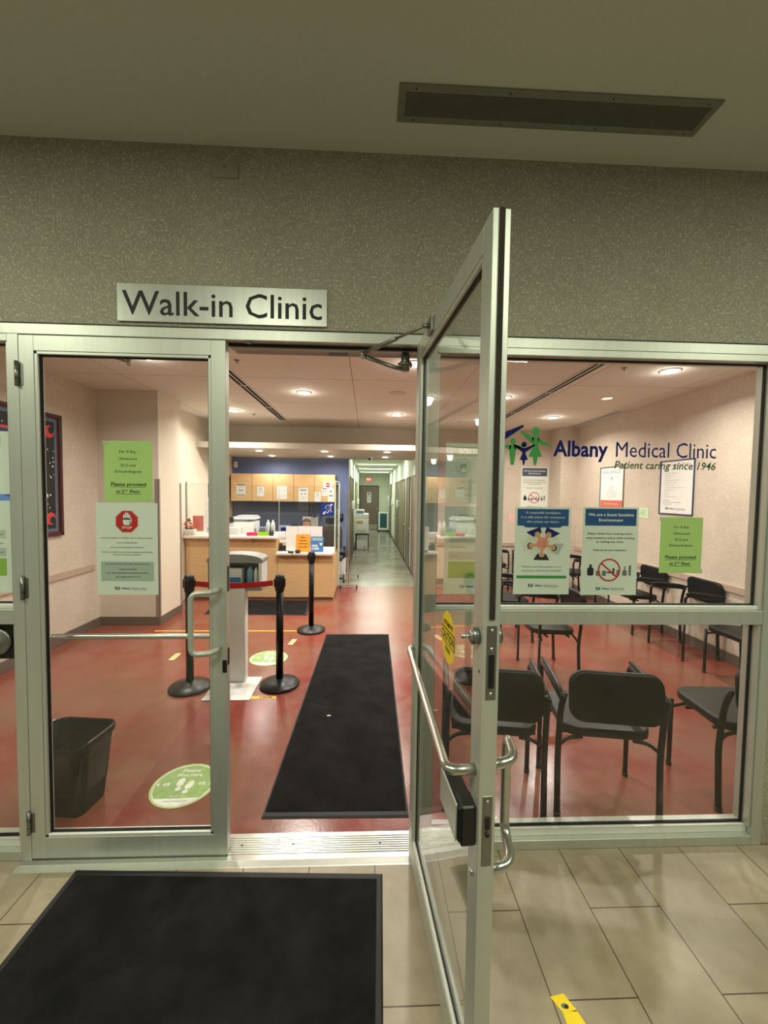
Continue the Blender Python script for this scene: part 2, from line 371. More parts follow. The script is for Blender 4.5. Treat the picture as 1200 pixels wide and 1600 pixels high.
# front wall: above the header and both ends
b = MB(); b.box(-6, 6, .006, .12, 2.483, HC, WALL_OUT)
b.box(2.004, 6, .006, .12, 0, 2.483, WALL_OUT); b.box(-6, -3.45, .006, .12, 0, 2.483, WALL_OUT)
struct('wall_front', b, 'speckled olive wallpaper wall above the glass storefront', 'wall')
b = MB(); b.box(-3.6, -3.45, .12, 3.42, 0, 3.02, WALL_IN); struct('wall_left', b, 'cream speckled wallpaper wall on the left of the waiting room', 'wall')
b = MB(); b.box(-3.6, -2.69, 3.42, 4.03, 0, 3.02, PAINTW)
b.box(-3.45, -2.69, 3.414, 3.42, 0, 3.02, PAINTG); struct('wall_pier', b, 'plain pier with a greige face and a cream side left of the reception counter', 'wall')
b = MB(); b.box(-3.3, -2.94, 4.03, 7.1, 0, 3.02, PAINTW); struct('wall_reception_side', b, 'cream side wall beside the reception counter', 'wall')
b = MB(); b.box(-2.93, -.43, 7.0, 7.12, 0, 2.52, BLUEW); struct('wall_back', b, 'periwinkle blue wall behind the reception cabinets', 'wall')
b = MB(); b.box(-.55, -.43, 7.12, 17.7, 0, 2.7, CORW); struct('wall_corridor_left', b, 'pale green left wall of the corridor', 'wall')
b = MB(); b.box(.97, 1.1, 5.9, 17.7, 0, 2.7, CORW); struct('wall_corridor_right', b, 'pale green right wall of the corridor', 'wall')
b = MB(); b.box(-.55, 1.1, 17.6, 17.75, 0, 2.7, CORW); struct('wall_corridor_end', b, 'pale green end wall of the corridor around the door', 'wall')
b = MB(); b.box(.98, 4.1, 5.9, 6.1, 0, 3.02, WALL_IN); b.box(3.55, 3.87, 5.45, 5.9, 0, 3.02, WALL_IN)
struct('wall_far', b, 'cream speckled far wall of the waiting room with a corner pier', 'wall')
b = MB(); b.box(3.87, 4.0, .12, 5.9, 0, 3.02, WALL_IN); struct('wall_right', b, 'cream speckled wallpaper wall on the right of the waiting room', 'wall')
b = MB(); b.box(-3.3, 1.1, 5.15, 7.12, 2.5, 2.6, M('bulkhead_paint', (186,176,160), .75, 0, .02, 4), .004); b.box(-3.3, 1.1, 6.05, 6.15, 2.6, 3.1, PAINTG)
struct('bulkhead', b, 'dropped cream bulkhead with a ledge over the reception area', 'ceiling')
# baseboards and rails
def bb(name, boxes, m, label):
    b = MB()
    for q in boxes: b.box(*q, m, .003)
    return struct(name, b, label, 'trim')
bb('baseboard_left', [(-3.45, -3.44, .12, 3.42, 0, .11), (-3.45, -2.69, 3.404, 3.414, 0, .11), (-2.69, -2.68, 3.414, 4.03, 0, .11)], BASEB, 'dark taupe rubber baseboard along the left wall and pier')
bb('baseboard_right', [(3.86, 3.87, .12, 5.45, 0, .11), (1.0, 3.55, 5.89, 5.9, 0, .11)], BASEB, 'dark taupe rubber baseboard along the right and far walls')
bb('baseboard_corridor', [(.958, .97, 6.0, 17.6, 0, .1), (-.43, -.418, 7.1, 17.6, 0, .1)], BASEB, 'dark baseboard along the corridor walls')
bb('trim_1', [(3.848, 3.87, .12, 5.45, .755, .83), (1.2, 3.55, 5.878, 5.9, .755, .83)], RAILM, 'taupe chair rail band along the right and far walls')
bb('trim_2', [(-3.45, -3.428, .12, 3.30, .74, .815)], RAILM, 'taupe chair rail band along the left wall')
b = MB(); b.box(-2.74, -2.684, 3.408, 3.420, .11, 1.9, GUARD, .003); b.box(-2.692, -2.683, 3.408, 3.44, .11, 1.9, GUARD); struct('trim_3', b, 'taupe corner guard strip on the front edge of the pier', 'trim')
b = MB(); b.box(-2.74, -2.683, 3.99, 4.035, 0, 1.86, GUARD, .003); struct('trim_4', b, 'taupe corner guard strip at the rear edge of the pier by the counter', 'trim')
# ------------------------------------------------------------------ storefront frame
D = .10
b = MB()
b.box(-3.45, 2.004, 0, D, 2.437, 2.483, ALU, .0015)                     # header
b.box(-3.45, 2.004, .002, D, 2.483, 2.489, BLACKG)
b.box(-1.61, -1.5625, 0, D, 0, 2.437, ALU, .0015)                       # left mullion
b.box(.264, .316, 0, D, 0, 2.437, ALU, .0015)                           # jamb beside the open door
b.box(1.955, 2.004, 0, D, 0, 2.437, ALU, .0015)                         # right end
struct('trim_5', b, 'green tinted aluminium storefront frame of header and mullions', 'frame')
b = MB(); b.box(-.66, .264, .1005, .119, 2.437, 2.482, GUARD, .002); b.box(-.66, .264, .1205, .19, 2.437, 2.56, GUARD, .003); b.box(-.66, .264, .045, .055, 2.425, 2.437, BLACKG); b.box(-.66, .264, .06, .10, 2.425, 2.437, ALU_D, .002); b.box(-.20, -.11, .115, .165, 2.430, 2.4375, BLK, .002)
b.lathe([(.016, 2.437), (.016, 2.431), (.004, 2.429)], ALU_D, (-.555, .022, 0), 16)
tag(b.build('door_operator'), 'long brown-grey automatic door operator housing under the header', 'door opener')
b = MB()
b.box(-1.60, .264, -.028, .125, 0, .006, ALU_B, .002)
for i in range(8): b.box(-1.56, .262, .004+i*.013, .012+i*.013, .006, .0095, ALU_B, .001)
for x in (-.60, -.35, .08):
    b.lathe([(.005, .0095), (.005, .0105), (0, .0107)], BLK, (x, .05, 0), 10)
b.prism([(-.062, 0), (-.028, 0), (-.028, .006), (-.056, .0005)], (-1.60, 0, 0), (0, 1, 0), (0, 0, 1), 1.86, ALU)
struct('door_threshold', b, 'ribbed metal threshold strip under the double doors', 'threshold')
def window(name, x0, x1, label, rail=True):
    t_ = thing(name, label, 'window', ((x0+x1)/2, .05, 0), kind='structure'); cx = (x0+x1)/2
    b = MB()
    b.box(x0-cx, x1-cx, -.05, .05, 0.0, .048, ALU, .0015)
    b.box(x0-cx, x1-cx, -.022, .048, .048, .085, ALU_LIT, .002); b.box(x0-cx, x1-cx, -.024, -.016, .085, .089, ALU_LIT)
    b.box(x0-cx, x1-cx, -.048, .05, 2.405, 2.437, ALU, .0015)
    if rail: b.box(x0-cx, x1-cx, -.048, .05, 1.128, 1.196, ALU, .0015); b.box(x0-cx, x1-cx, -.03, .03, 1.196, 1.215, ALU_LIT, .003)
    for q in (x0-cx, x1-cx-.012): b.box(q, q+.012, -.04, .046, .085, 2.405, ALU, .001)
    b.build('window_frame', t_)
    b = MB()
    for z0, z1 in ((.0851, .094), (2.398, 2.405), (1.121, 1.128), (1.215, 1.2215)): b.box(x0-cx+.012, x1-cx-.012, -.006, .006, z0, z1, BLACKG)
    for q in (x0-cx+.012, x1-cx-.019): b.box(q, q+.007, -.006, .006, .09, 2.40, BLACKG)
    b.build('gasket', t_)
    for z0, z1 in ((.09, 1.126), (1.217, 2.402)):
        b = MB(); b.box(x0-cx+.013, x1-cx-.013, -.003, .003, z0, z1, GLASS); b.build('pane', t_)
    return t_
window('window_1', -3.44, -1.611, 'left sidelight window with two panes beside the closed door')
window('window_2', .317, 1.954, 'wide right sidelight window with a mid rail and clinic lettering')
# ------------------------------------------------------------------ door leaves (local: s along +X from hinge, outside face at y=0, inside y=+.044, z up)
LW, LT, LH = .909, .044, 2.437
def leaf(name, label, mir):
    # mir=1: hinge at local x=0, leaf extends +X
    t_ = thing(name, label, 'door', kind='structure')
    b = MB(); g = .0
    st = .066
    b.box(0.002, st, 0, LT, .012, LH-.004, ALU, .0012); b.box(LW-st, LW, 0, LT, .012, LH-.004, ALU, .0012)
    b.box(st, LW-st, 0.0005, LT-.0005, LH-.072, LH-.004, ALU, .001); b.box(st, LW-st, 0.0005, LT-.0005, .012, .112, ALU, .001)
    b.build('leaf_frame', t_)
    b = MB(); k = .014
    for y0, y1 in ((.003, .016), (.028, .041)):
        b.box(st, st+k, y0, y1, .112, LH-.072, ALU, .002); b.box(LW-st-k, LW-st, y0, y1, .112, LH-.072, ALU, .002)
        b.box(st, LW-st, y0, y1, LH-.072-k, LH-.072, ALU, .002); b.box(st, LW-st, y0, y1, .112, .112+k, ALU_LIT, .002)
    b.build('glazing_stop', t_)
    b = MB(); q = .0055; a0, a1, z0, z1 = st+k, LW-st-k, .112+k, LH-.072-k
    for y0, y1 in ((.016, .0185), (.0255, .028)):
        b.box(a0, a0+q, y0, y1, z0, z1, BLACKG); b.box(a1-q, a1, y0, y1, z0, z1, BLACKG); b.box(a0, a1, y0, y1, z1-q, z1, BLACKG); b.box(a0, a1, y0, y1, z0, z0+q, BLACKG)
    b.build('gasket', t_)
    b = MB(); b.box(a0-.005, a1+.005, .019, .025, z0-.005, z1+.005, GLASS); b.build('glass_pane', t_)
    return t_
d1 = leaf('door_1', 'closed left glass door leaf with notices taped inside', 1); d1.location = (-1.562, 0, 0)
hb = None
for z in (2.26, 1.30, .19):
    b = MB(); b.box(-.004, .002, -.003, .003, z-.055, z+.055, ALU_D)
    b.tube([(-.001, -.009, z-.055), (-.001, -.009, z+.055)], .008, ALU_D, 12)
    b.box(.004, .020, -.003, 0.0, z-.05, z+.045, ALU_D, .001)
    for i in (-.02, .018): b.tube([(-.001, -.009, z+i-.001), (-.001, -.009, z+i+.001)], .0088, BLKM, 12)
    b.build('hinge', d1)
def dloop(p_top, p_bot, out, side, r=.0125):   # offset pull: leaves the stile, steps sideways, runs down, comes back
    pt, pb = Vector(p_top), Vector(p_bot); o_ = Vector((0, out, 0)); s_ = Vector((side, 0, 0))
    return bend([pt, pt+o_*.75+s_*.12, pt+o_+s_, pb+o_+s_, pb+o_*.75+s_*.12, pb], .035, 6)
b = MB(); b.tube(dloop((LW-.033, 0, 1.295), (LW-.033, 0, 1.018), -.085, -.095), .0125, ALU, 14)
b.build('pull_handle', d1)
b = MB(); b.tube(bend([(.035, .044, 1.035), (.035, .105, 1.035), (LW-.035, .105, 1.035), (LW-.035, .044, 1.035)], .04, 6), .0125, ALU_B, 14)
b.build('push_bar', d1)
b = MB(); b.box(LW-.001, LW+.0015, .012, .034, .93, 1.01, BLK); b.box(LW-.02, LW+.001, -.0015, .002, .90, .96, BLK, .001); b.box(LW-.001, LW+.0015, .012, .034, 1.28, 1.40, BLK)
b.build('lock_keeper', d1)
# open leaf: mirrored geometry -> hinge on the right jamb, swung outwards
th = .0793
d2 = leaf('door_2', 'open right glass door leaf swung out towards the lobby', 1)
# local x along (sin th, -cos th); local y (outside->inside) must point to -X: inside face looks left
ex = Vector((math.sin(th), -math.cos(th), 0)); ein = Vector((-math.cos(th), -math.sin(th), 0))
H = Vector((.218, 0, 0))-ein*LT
mt = Matrix.Identity(4)
for i in range(3): mt[i][0] = ex[i]; mt[i][1] = ein[i]; mt[i][2] = (0, 0, 1)[i]
mt.translation = H
d2.matrix_world = Matrix.Translation(H) @ Matrix.Rotation(math.atan2(ex.y, ex.x), 4, 'Z')
# rotation of +X onto ex sends +Y onto -ein, so flip the local y of the parts: outside face is local y=LT
def ly(y): return LT-y if False else y
# with this frame local +Y points to world +X (the outside); inside face is local y=0 side shifted by LT
d2.location = Vector((.218, 0, 0))
b = MB(); b.tube(bend([(.035, -.002, 1.035), (.06, -.024, 1.035), (LW-.033, -.075, 1.035), (LW-.033, 0, 1.035)], .05, 7), .0135, ALU_B, 16); b.build('push_bar', d2)
b = MB(); b.tube(bend([(LW-.033, LT, 1.04), (LW-.045, LT+.07, 1.045), (LW-.13, LT+.085, 1.06), (LW-.13, LT+.085, .78), (LW-.045, LT+.07, .755), (LW-.033, LT, .755)], .035, 6), .0135, ALU_B, 16); b.build('pull_handle', d2)
b = MB(); b.box(.745, .892, -.046, 0, .848, .944, BLK, .004); b.box(.728, .882, -.051, -.046, .845, .947, ALU, .002); b.box(.84, .897, -.040, 0, .842, .95, BLK, .004); b.build('latch_box', d2)
b = MB()
b.box(LW-.0005, LW+.004, .0155, .0285, 1.44, LH-.004, BRUSH); b.build('weather_brush', d2)
b = MB(); b.box(LW, LW+.0018, .010, .036, 1.235, 1.425, ALU_D, .0008); b.box(LW+.0015, LW+.0025, .0155, .0305, 1.265, 1.35, BLK)
for z in (1.412, 1.365, 1.25): b.tube([(LW+.0015, .023, z), (LW+.003, .023, z)], .0045, ALU_B, 12)
b.box(LW, LW+.0018, .010, .036, .80, .985, ALU_D, .0008); b.box(LW+.0015, LW+.006, .017, .029, .90, .93, BLK); b.tube([(LW+.001, .023, .885), (LW+.006, .023, .885)], .006, BLK, 10); b.tube([(LW+.001, .023, .97), (LW+.003, .023, .97)], .0045, ALU_B, 10)
b.build('lock_faceplate', d2)
b = MB()
b.tube([(LW-.033, 0, 1.388), (LW-.033, -.018, 1.388)], .021, ALU_D, 24); b.tube([(LW-.033, -.018, 1.388), (LW-.033, -.021, 1.388)], .016, ALU_B, 24); b.tube([(LW-.033, -.018, 1.388), (LW-.033, -.044, 1.388)], .006, ALU_B, 14)
b.tube([(LW-.033, LT, 1.388), (LW-.033, LT+.014, 1.388)], .021, ALU_D, 24)
b.build('lock_cylinder', d2)
b = MB(); b.tube([(LW-.033, .0, .755), (LW-.033, -.006, .755)], .009, ALU_B, 12); b.tube([(LW-.02, .0, 1.30), (LW-.02, -.001, 1.30)], .004, BLK, 10); b.build('bolt_head', d2)
b = MB(); b.box(.26, .33, -.012, 0, LH-.062, LH-.002, ALU_D, .002); b.tube([(.295, -.010, LH-.035), (.295, -.035, LH-.035)], .009, ALU_D, 12); b.build('arm_bracket', d2)
# caution sticker on the glass, seen from inside
UV2 = (Vector((1, 0, 0)), Vector((0, 0, 1)))
s = Sheet((.54, .0186, 1.262), UV2, .01, .01, YEL, .0003)
s.poly(circ(.083, 40, 0, 0, .088), YEL, 1)
s.rect(0, 0, .16, .052, INK, 2); s.rect(0, 0, .15, .043, YEL, 3); s.text('CAUTION', 0, -.014, .028, INK, fit=.14, bold=.03, l=4)
s.text('AUTOMATIC', 0, .036, .016, INK, fit=.115, bold=.02, l=4); s.text('DOOR', 0, -.052, .016, INK, fit=.055, bold=.02, l=4); s.text('CLINIC', 0, -.074, .005, INK, l=4) if False else None
s.done('caution_sticker', 'oval yellow CAUTION automatic door sticker on the open door glass', 'sticker')
stk = bpy.data.objects['caution_sticker']; stk.matrix_world = d2.matrix_basis.copy()
# swing arm of the opener
P1 = Vector((.218, 0, 0))+ex*.295+Vector((-.035, 0, 2.40)); E1 = Vector((-.032, .012, 2.395)); K1 = Vector((.125, .05, 2.345)); Q1 = Vector((.172, .085, 2.372))
t_ = thing('opener_arm', 'jointed grey swing arm linking the header to the open door', 'opener arm', Q1)
b = MB(); b.tube([P1-Q1, (P1*.55+E1*.45)-Q1], .0055, ALU_D, 10); b.tube([(P1*.6+E1*.4)-Q1, E1-Q1], .009, ALU_D, 10); b.tube([E1-Q1-Vector((0, 0, .022)), E1-Q1+Vector((0, 0, .016))], .010, ALU_B, 12); b.build('rod', t_)
b = MB(); b.tube(bend([E1-Q1-Vector((0, 0, .01)), K1-Q1, Vector((0, 0, -.02))], .03), .010, ALU_D, 10, flat=.5); b.build('main_arm', t_)
b = MB(); b.tube([(0, 0, -.03), (0, 0, .05)], [.022, .02], ALU_D, 8); b.tube([(0, 0, -.008), (0, 0, .006)], .036, ALU_D, 8); b.build('spindle_cap', t_)
# ------------------------------------------------------------------ signs on the lobby side
s = Sheet((-.661, .006, 2.586), XZ, .928, .163, SIGNM, .012)
s.b.T = Matrix.Identity(4)
o_ = s.O
# printed letters stand on the plate front (normal of XZ frame points to -Y)
s.text('Walk-in Clinic', 0, -.052, .103, INK, fit=.885, bold=.006)
s.done('walk_in_clinic_sign', 'brushed metal Walk-in Clinic nameplate on the olive wall above the doors', 'sign')
b = MB(); b.box(-.712, -.594, -.002, .008, 3.144, 3.216, M('plate_beige', (150,148,124), .6), .002)
b.tube([(-.653, -.002, 3.19), (-.653, -.004, 3.19)], .006, GREY, 10)
tag(b.build('wall_plate'), 'small blank rectangular cover plate high on the olive wall', 'cover plate')
t_ = thing('ceiling_vent', 'long perforated metal air vent in the lobby ceiling', 'vent', (.725, -.236, HC))
b = MB()
for q in ((-.625, .632, -.078, -.05), (-.625, .632, .05, .078), (-.625, -.597, -.05, .05), (.604, .632, -.05, .05)): b.box(q[0], q[1], q[2], q[3], -.008, 0, DARKV, .001)
b.build('vent_frame', t_)
b = MB(); b.box(-.6, .607, -.052, .052, -.0015, -.0005, DARKH)
for i in range(24): y = -.0495+i*.0043; b.box(-.6, .607, y, y+.0016, -.006, -.0015, DARKV)
b.build('grille', t_)
for x in (-.56, -.2, .2, .58):
    for y in (-.064, .064): b = MB(); b.lathe([(.004, -.0085), (.004, -.008)], BLK, (x, y, 0), 8); b.build('screw', t_)
# big lettering on the right window
s = Sheet((1.25, .0467, 1.97), XZ, .001, .001, NAVY, .0002)
px = lambda X: X-1.25
pz = lambda Z: Z-1.97
for (x, h, d, mm, arms) in ((.622, .20, False, NAVY, ((.3, .9), (.62, .92))), (.694, .128, False, GREEN, ((.42, .72), (.5, .70))), (.750, .112, True, NAVY, ((.48, .86), (.48, .86))), (.806, .182, True, GREEN, ((.42, .87), (.42, .50)))):
    for p in person_shape(px(x), pz(1.897), h, d, arms): s.poly(p, mm, 1)
s.text('Albany', px(.893), pz(1.9445), .072, NAVY, 'L', .272, .028); s.text('Medical Clinic', px(1.205), pz(1.9445), .072, NAVY, 'L', .505)
s.text('Patient caring since 1946', px(1.199), pz(1.888), .036, DGREEN, 'L', .512, .015, .22)
s.done('window_lettering', 'blue and green clinic name with family figures lettered on the right window', 'lettering')
# ------------------------------------------------------------------ posters
def xray(x, y, z, label, scale=1.0, group=None):
    s = Sheet((x, y, z), XZ, .216*scale, .279*scale, LIME)
    k = scale
    for st, v in (('For X-Ray,', .085), ('Ultrasound,', .053), ('ECG and', .022), ('Echocardiogram', -.006)): s.text(st, 0, v*k, .0125*k, INK)
    s.text('Please proceed', 0, -.066*k, .0145*k, INK, fit=.158*k, bold=.02); s.text('to 2', -.02*k, -.099*k, .0145*k, INK, 'R', bold=.02); s.text('nd', -.017*k, -.091*k, .008*k, INK, 'L', bold=.02); s.text('Floor', .006*k, -.099*k, .0145*k, INK, 'L', bold=.02)
    s.rect(0, -.0715*k, .158*k, .0018, INK, 2); s.rect(0, -.1045*k, .118*k, .0018, INK, 2)
    for u, v in ((-.1, .13), (.1, -.13)): s.rect(u*k, v*k, .03, .02, M('clear_tape', (190,205,150), .3), 1)
    return s.done('xray_notice', label, 'sign', group)
YL = .029; YR = .0545
xray(-1.107, YL, 1.836, 'lime green X-ray notice taped on the closed left door')
xray(1.56, YR, 1.513, 'lime green X-ray notice taped on the right window')
s = Sheet((-1.117, YL, 1.476), XZ, .279, .43, SHEETW)
oc = lambda r, u, v: [(u+r*math.cos(PI/8+i*PI/4), v+r*math.sin(PI/8+i*PI/4)) for i in range(8)]
s.poly(oc(.056, 0, .128), M('pale_red_rim', (230,170,160)), 1); s.poly(oc(.0525, 0, .128), RED, 2)
s.poly(rr(.034, .034, .010, 4, 0, .129), WHITE, 3)
for i, (u, l) in enumerate(((-.0125, .026), (-.004, .036), (.0045, .034), (.0125, .026))): s.poly(rr(.0068, l, .003, 3, u, .135+l/2), WHITE, 3)
s.poly([(.013, .115), (.022, .125), (.022, .145), (.017, .145), (.015, .135)], WHITE, 3); s.line(.002, .118, .013, .128, .0012, GREY, 4)
s.text('STOP', 0, .094, .0115, WHITE, fit=.046, bold=.02, l=3)
for st, v, ft in (('Do you have a NEW or WORSE cough or shortness of breath?', .049, .235), ('Are you feeling feverish?', .027, .095), ('Do you have vomiting and/or diarrhea?', .005, .150), ('Have you recently returned from travelling outside Canada', -.017, .230), ('with any of the above symptoms?', -.029, .130)):
    s.text(st, 0, v, .0052, INK, fit=ft, bold=.012)
s.rect(0, -.105, .240, .092, M('grey_green_panel', (176,190,176), .5, 0, .01), 1)
for st, v, ft in (('If you have answered YES to ANY of above questions:', -.073, .2), ('- CLEAN YOUR HANDS', -.098, .085), ('- TELL THE RECEPTIONIST OR NURSE RIGHT AWAY', -.116, .195), ('- GET A MASK AND PUT IT ON', -.134, .118)): s.text(st, 0, v, .0058, INK, fit=ft, bold=.02)
logo(s, -.055, -.193, .017, TEALI)
s.done('stop_screening_poster', 'pale poster with a red STOP octagon on the closed left door', 'poster')
s = Sheet((.858, YR, 1.479), XZ, .279, .43, SHEETW)
s.rect(0, .165, .255, .082, BLUE, 1); s.poly([(-.10, .125), (.10, .125), (.085, .115), (-.085, .115)], BLUE, 1)
for st, v in (('A respectful workplace', .183), ('is a safe place for everyone', .161), ('who enters our doors.', .139)): s.text(st, 0, v, .011, WHITE, fit=len(st)*.0078)
PC = M('photo_cream', (222,222,206), .6, 0, .08, 40)
s.poly(circ(.085, 28, 0, .035, .078), PC, 1)
for a0, mm in ((118, NAVY), (58, NAVY), (190, PC), (340, LGREY), (268, INK)):
    a = math.radians(a0); c_, s_ = math.cos(a), math.sin(a)
    s.poly([(c_*.055-s_*.022, .035+s_*.05+c_*.022), (c_*.10-s_*.04, .035+s_*.08+c_*.03), (c_*.10+s_*.04, .035+s_*.08-c_*.03), (c_*.055+s_*.022, .035+s_*.05-c_*.022)], mm, 2)
    s.disc(c_*.060, .035+s_*.056, .0165, HAIR, 3); s.disc(c_*.056, .035+s_*.052, .0135, SKINP, 4)
    s.disc(c_*.056-.004, .035+s_*.052, .0016, INK, 5, n=8); s.disc(c_*.056+.004, .035+s_*.052, .0016, INK, 5, n=8)
    s.poly([(c_*.045-s_*.008, .035+s_*.042+c_*.008), (-s_*.006, .035+c_*.006), (s_*.006, .035-c_*.006), (c_*.045+s_*.008, .035+s_*.042-c_*.008)], SKINP, 2)
s.disc(0, .037, .030, M('hands_pink', (226,150,124), .6, 0, .15, 80), 3)
for i in range(5): s.line(-.016+i*.008, .02, -.012+i*.008, .052, .0016, SALMON, 4)
s.text('Violence and Harassment in our', 0, -.082, .0085, TEALI, fit=.20); s.text('workplace will not be tolerated.', 0, -.101, .0085, TEALI, fit=.20)
s.rect(0, -.129, .25, .014, GREEN, 1)
logo(s, -.062, -.181, .019, TEALI)
s.done('respect_poster', 'blue topped poster about a respectful workplace on the right window', 'poster')
def scent(O, UV, w_, name, label, hdr=BLUE):
    k = w_/.279
    s = Sheet(O, UV, .279*k, .43*k, SHEETW)
    s.rect(0, .166*k, .255*k, .082*k, hdr, 1)
    s.text('We are a Scent Sensitive', 0, .172*k, .0135*k, WHITE, fit=.225*k, bold=.02); s.text('Environment', 0, .146*k, .0135*k, WHITE, fit=.12*k, bold=.02)
    for st, v, ft in (('Please refrain from wearing and/or', .082, .225), ('using scented products while working', .061, .24), ('or visiting the Clinic.', .042, .14), ('Thank you for your cooperation.', .002, .17)): s.text(st, 0, v*k, .0088*k, INK, fit=ft*k, bold=.015)
    s.poly(rr(.032*k, .04*k, .008*k, 3, -.093*k, -.10*k), INK, 2); s.rect(-.093*k, -.073*k, .012*k, .016*k, INK, 2)
    for u in (-.055, -.025): s.poly(rr(.02*k, .026*k, .004*k, 2, u*k, -.108*k), GREY, 2)
    s.rect(.0, -.104*k, .022*k, .007*k, INK, 2); s.rect(.022*k, -.10*k, .009*k, .036*k, INK, 2); s.rect(.045*k, -.105*k, .016*k, .028*k, GREY, 2)
    s.poly(rr(.022*k, .028*k, .006*k, 3, .078*k, -.106*k), GREY, 2); s.rect(.078*k, -.083*k, .006*k, .02*k, GREY, 2); s.rect(.104*k, -.094*k, .012*k, .05*k, GREY, 2)
    s.ring(0, -.092*k, .049*k, .056*k, RED, 4); s.line(-.038*k, -.06*k, .038*k, -.125*k, .007*k, RED, 4)
    logo(s, -.06*k, -.192*k, .017*k, TEALI, tw=.115*k)
    return s
scent((1.198, YR, 1.480), XZ, .283, 'scent_poster', '').done('scent_poster', 'scent sensitive environment poster with red prohibition circle on the right window', 'poster')
def hours(x, y, label):
    s = Sheet((x, y, 1.478), XZ, .279, .43, SHEETW)
    s.text('Walk-in Clinic', -.055, .165, .013, GREY, 'L', .15, ital=0) if False else s.text('Walk-in Clinic', 0, .165, .0135, GREY, fit=.15)
    s.text('Hours of Operation', 0, .143, .009, GREY, fit=.12)
    for i, (a, c) in enumerate((('Monday to Friday', '9:00 - 7:00'), ('Saturday & Sunday', '9:00 - 4:00'), ('Holidays', '9:00 - 2:00'))):
        v = .055-i*.042
        if i != 1: s.rect(0, v+.004, .235, .04, M('grey_band', (196,202,190), .5), 1)
        s.text(a, -.105, v, .0068, INK, 'L'); s.text(c, .105, v, .0068, INK, 'R')
    s.rect(0, -.095, .235, .082, M('moss_green_panel', (150,190,80), .5), 1)
    s.text("Doctor's Notes", 0, -.078, .0075, WHITE); s.text('have a fee', 0, -.090, .0075, WHITE)
    for i in range(2): s.text('subject to availability and early closing', 0, -.112-i*.01, .0048, INK)
    logo(s, -.055, -.185, .017, TEALI)
    return s.done('opening_hours_poster', label, 'poster')
hours(.512, YR, 'walk-in clinic hours poster behind the open door glass on the right window')
hours(-1.80, YR, 'walk-in clinic hours poster on the left sidelight at the photo edge')
FAINT = M('show_through_print', (176,190,170), .5, 0, .02)
def notice(x, z, label):      # taped facing indoors: its print shows through, mirrored
    s = Sheet((x, YR, z), (Vector((-1, 0, 0)), Vector((0, 0, 1))), .279, .29, SHEETW)
    s.N = Vector((0, -1, 0)); s.z = 0
    s.rect(0, .105, .21, .045, FAINT, 1); s.text('NOTICE', 0, .091, .028, SHEETW, fit=.16, bold=.02)
    for u in (-.055, .055):
        s.ring(u, .035, .033, .036, FAINT, 2); s.line(u-.024, .059, u+.024, .011, .003, FAINT, 3); s.poly(rr(.034, .020, .004, 2, u, .035), FAINT, 2)
    for st, v in (('No Cameras', -.045), ('No Cell Phones', -.078), ('No Video', -.111)): s.text(st, 0, v, .018, FAINT)
    s.done('notice_poster', label, 'poster')
notice(.512, 1.852, 'pale show-through NOTICE poster above the hours poster on the right window')
notice(-1.80, 1.868, 'pale show-through NOTICE poster above the hours poster on the left sidelight')
t_ = thing('push_button', 'round steel door push plate on a black square at the left sidelight', 'button', (-1.715, .05, 1.037))
b = MB(); b.box(-.075, .075, -.012, -.0032, -.085, .085, BLK, .003); b.build('back_plate', t_)
b = MB(); b.T = Matrix.Rotation(PI/2, 4, 'X'); b.lathe([(.062, .012), (.062, .020), (.056, .026), (0, .027)], ALU_D, (0, 0, 0), 40); b.build('round_plate', t_)
# ------------------------------------------------------------------ mats
def rugmat(name, corners, label, h=.009, edge=.03):
    t_ = thing(name, label, 'floor mat', (corners[0][0], corners[0][1], 0)); o0 = Vector((corners[0][0], corners[0][1]))
    P = [Vector(c)-o0 for c in corners]; cen = sum(P, Vector((0, 0)))/4
    I_ = [p+(Vector((cen.x-p.x, cen.y-p.y))).normalized()*edge*1.4 for p in P]
    b = MB(); vs = [(p.x, p.y, .0005) for p in P]+[(p.x+(c.x-p.x)*.3, p.y+(c.y-p.y)*.3, h*.7) for p, c in zip(P, I_)]+[(p.x, p.y, h*.75) for p in I_]
    fs = [(i, (i+1) % 4, 4+(i+1) % 4, 4+i) for i in range(4)]+[(4+i, 4+(i+1) % 4, 8+(i+1) % 4, 8+i) for i in range(4)]+[(3, 2, 1, 0), (8, 9, 10, 11)]
    b.add(vs, fs, RUB); b.build('rubber_border', t_)
    b = MB(); b.prism([(p.x, p.y) for p in I_], (0, 0, h*.6), (1, 0, 0), (0, 1, 0), h*.4, PILE); b.build('pile', t_)
    return t_
rugmat('floor_mat', [(-.551, .221), (.241, .213), (.276, 3.063), (-.496, 3.066)], 'long black runner mat on the red floor inside the doorway')
rugmat('floor_mat', [(-1.36, -1.75), (.035, -1.80), (.087, -.107), (-1.322, -.052)], 'large black entrance mat on the lobby tiles')
rugmat('floor_mat', [(-2.32, 3.87), (-.845, 3.825), (-.915, 4.62), (-2.38, 4.64)], 'dark grey mat on the floor in front of the reception counter')
b = MB(); b.add([(-.30, 1.205, .012), (-.285, 1.2, .0095), (-.27, 1.21, .013), (-.287, 1.217, .0095)], [(0, 1, 2, 3)], WHITE); b.box(-.301, -.272, 1.203, 1.213, .0092, .0112, WHITE, .0005)
tag(b.build('paper_scrap'), 'tiny white scrap of paper on the black runner mat', 'paper scrap')
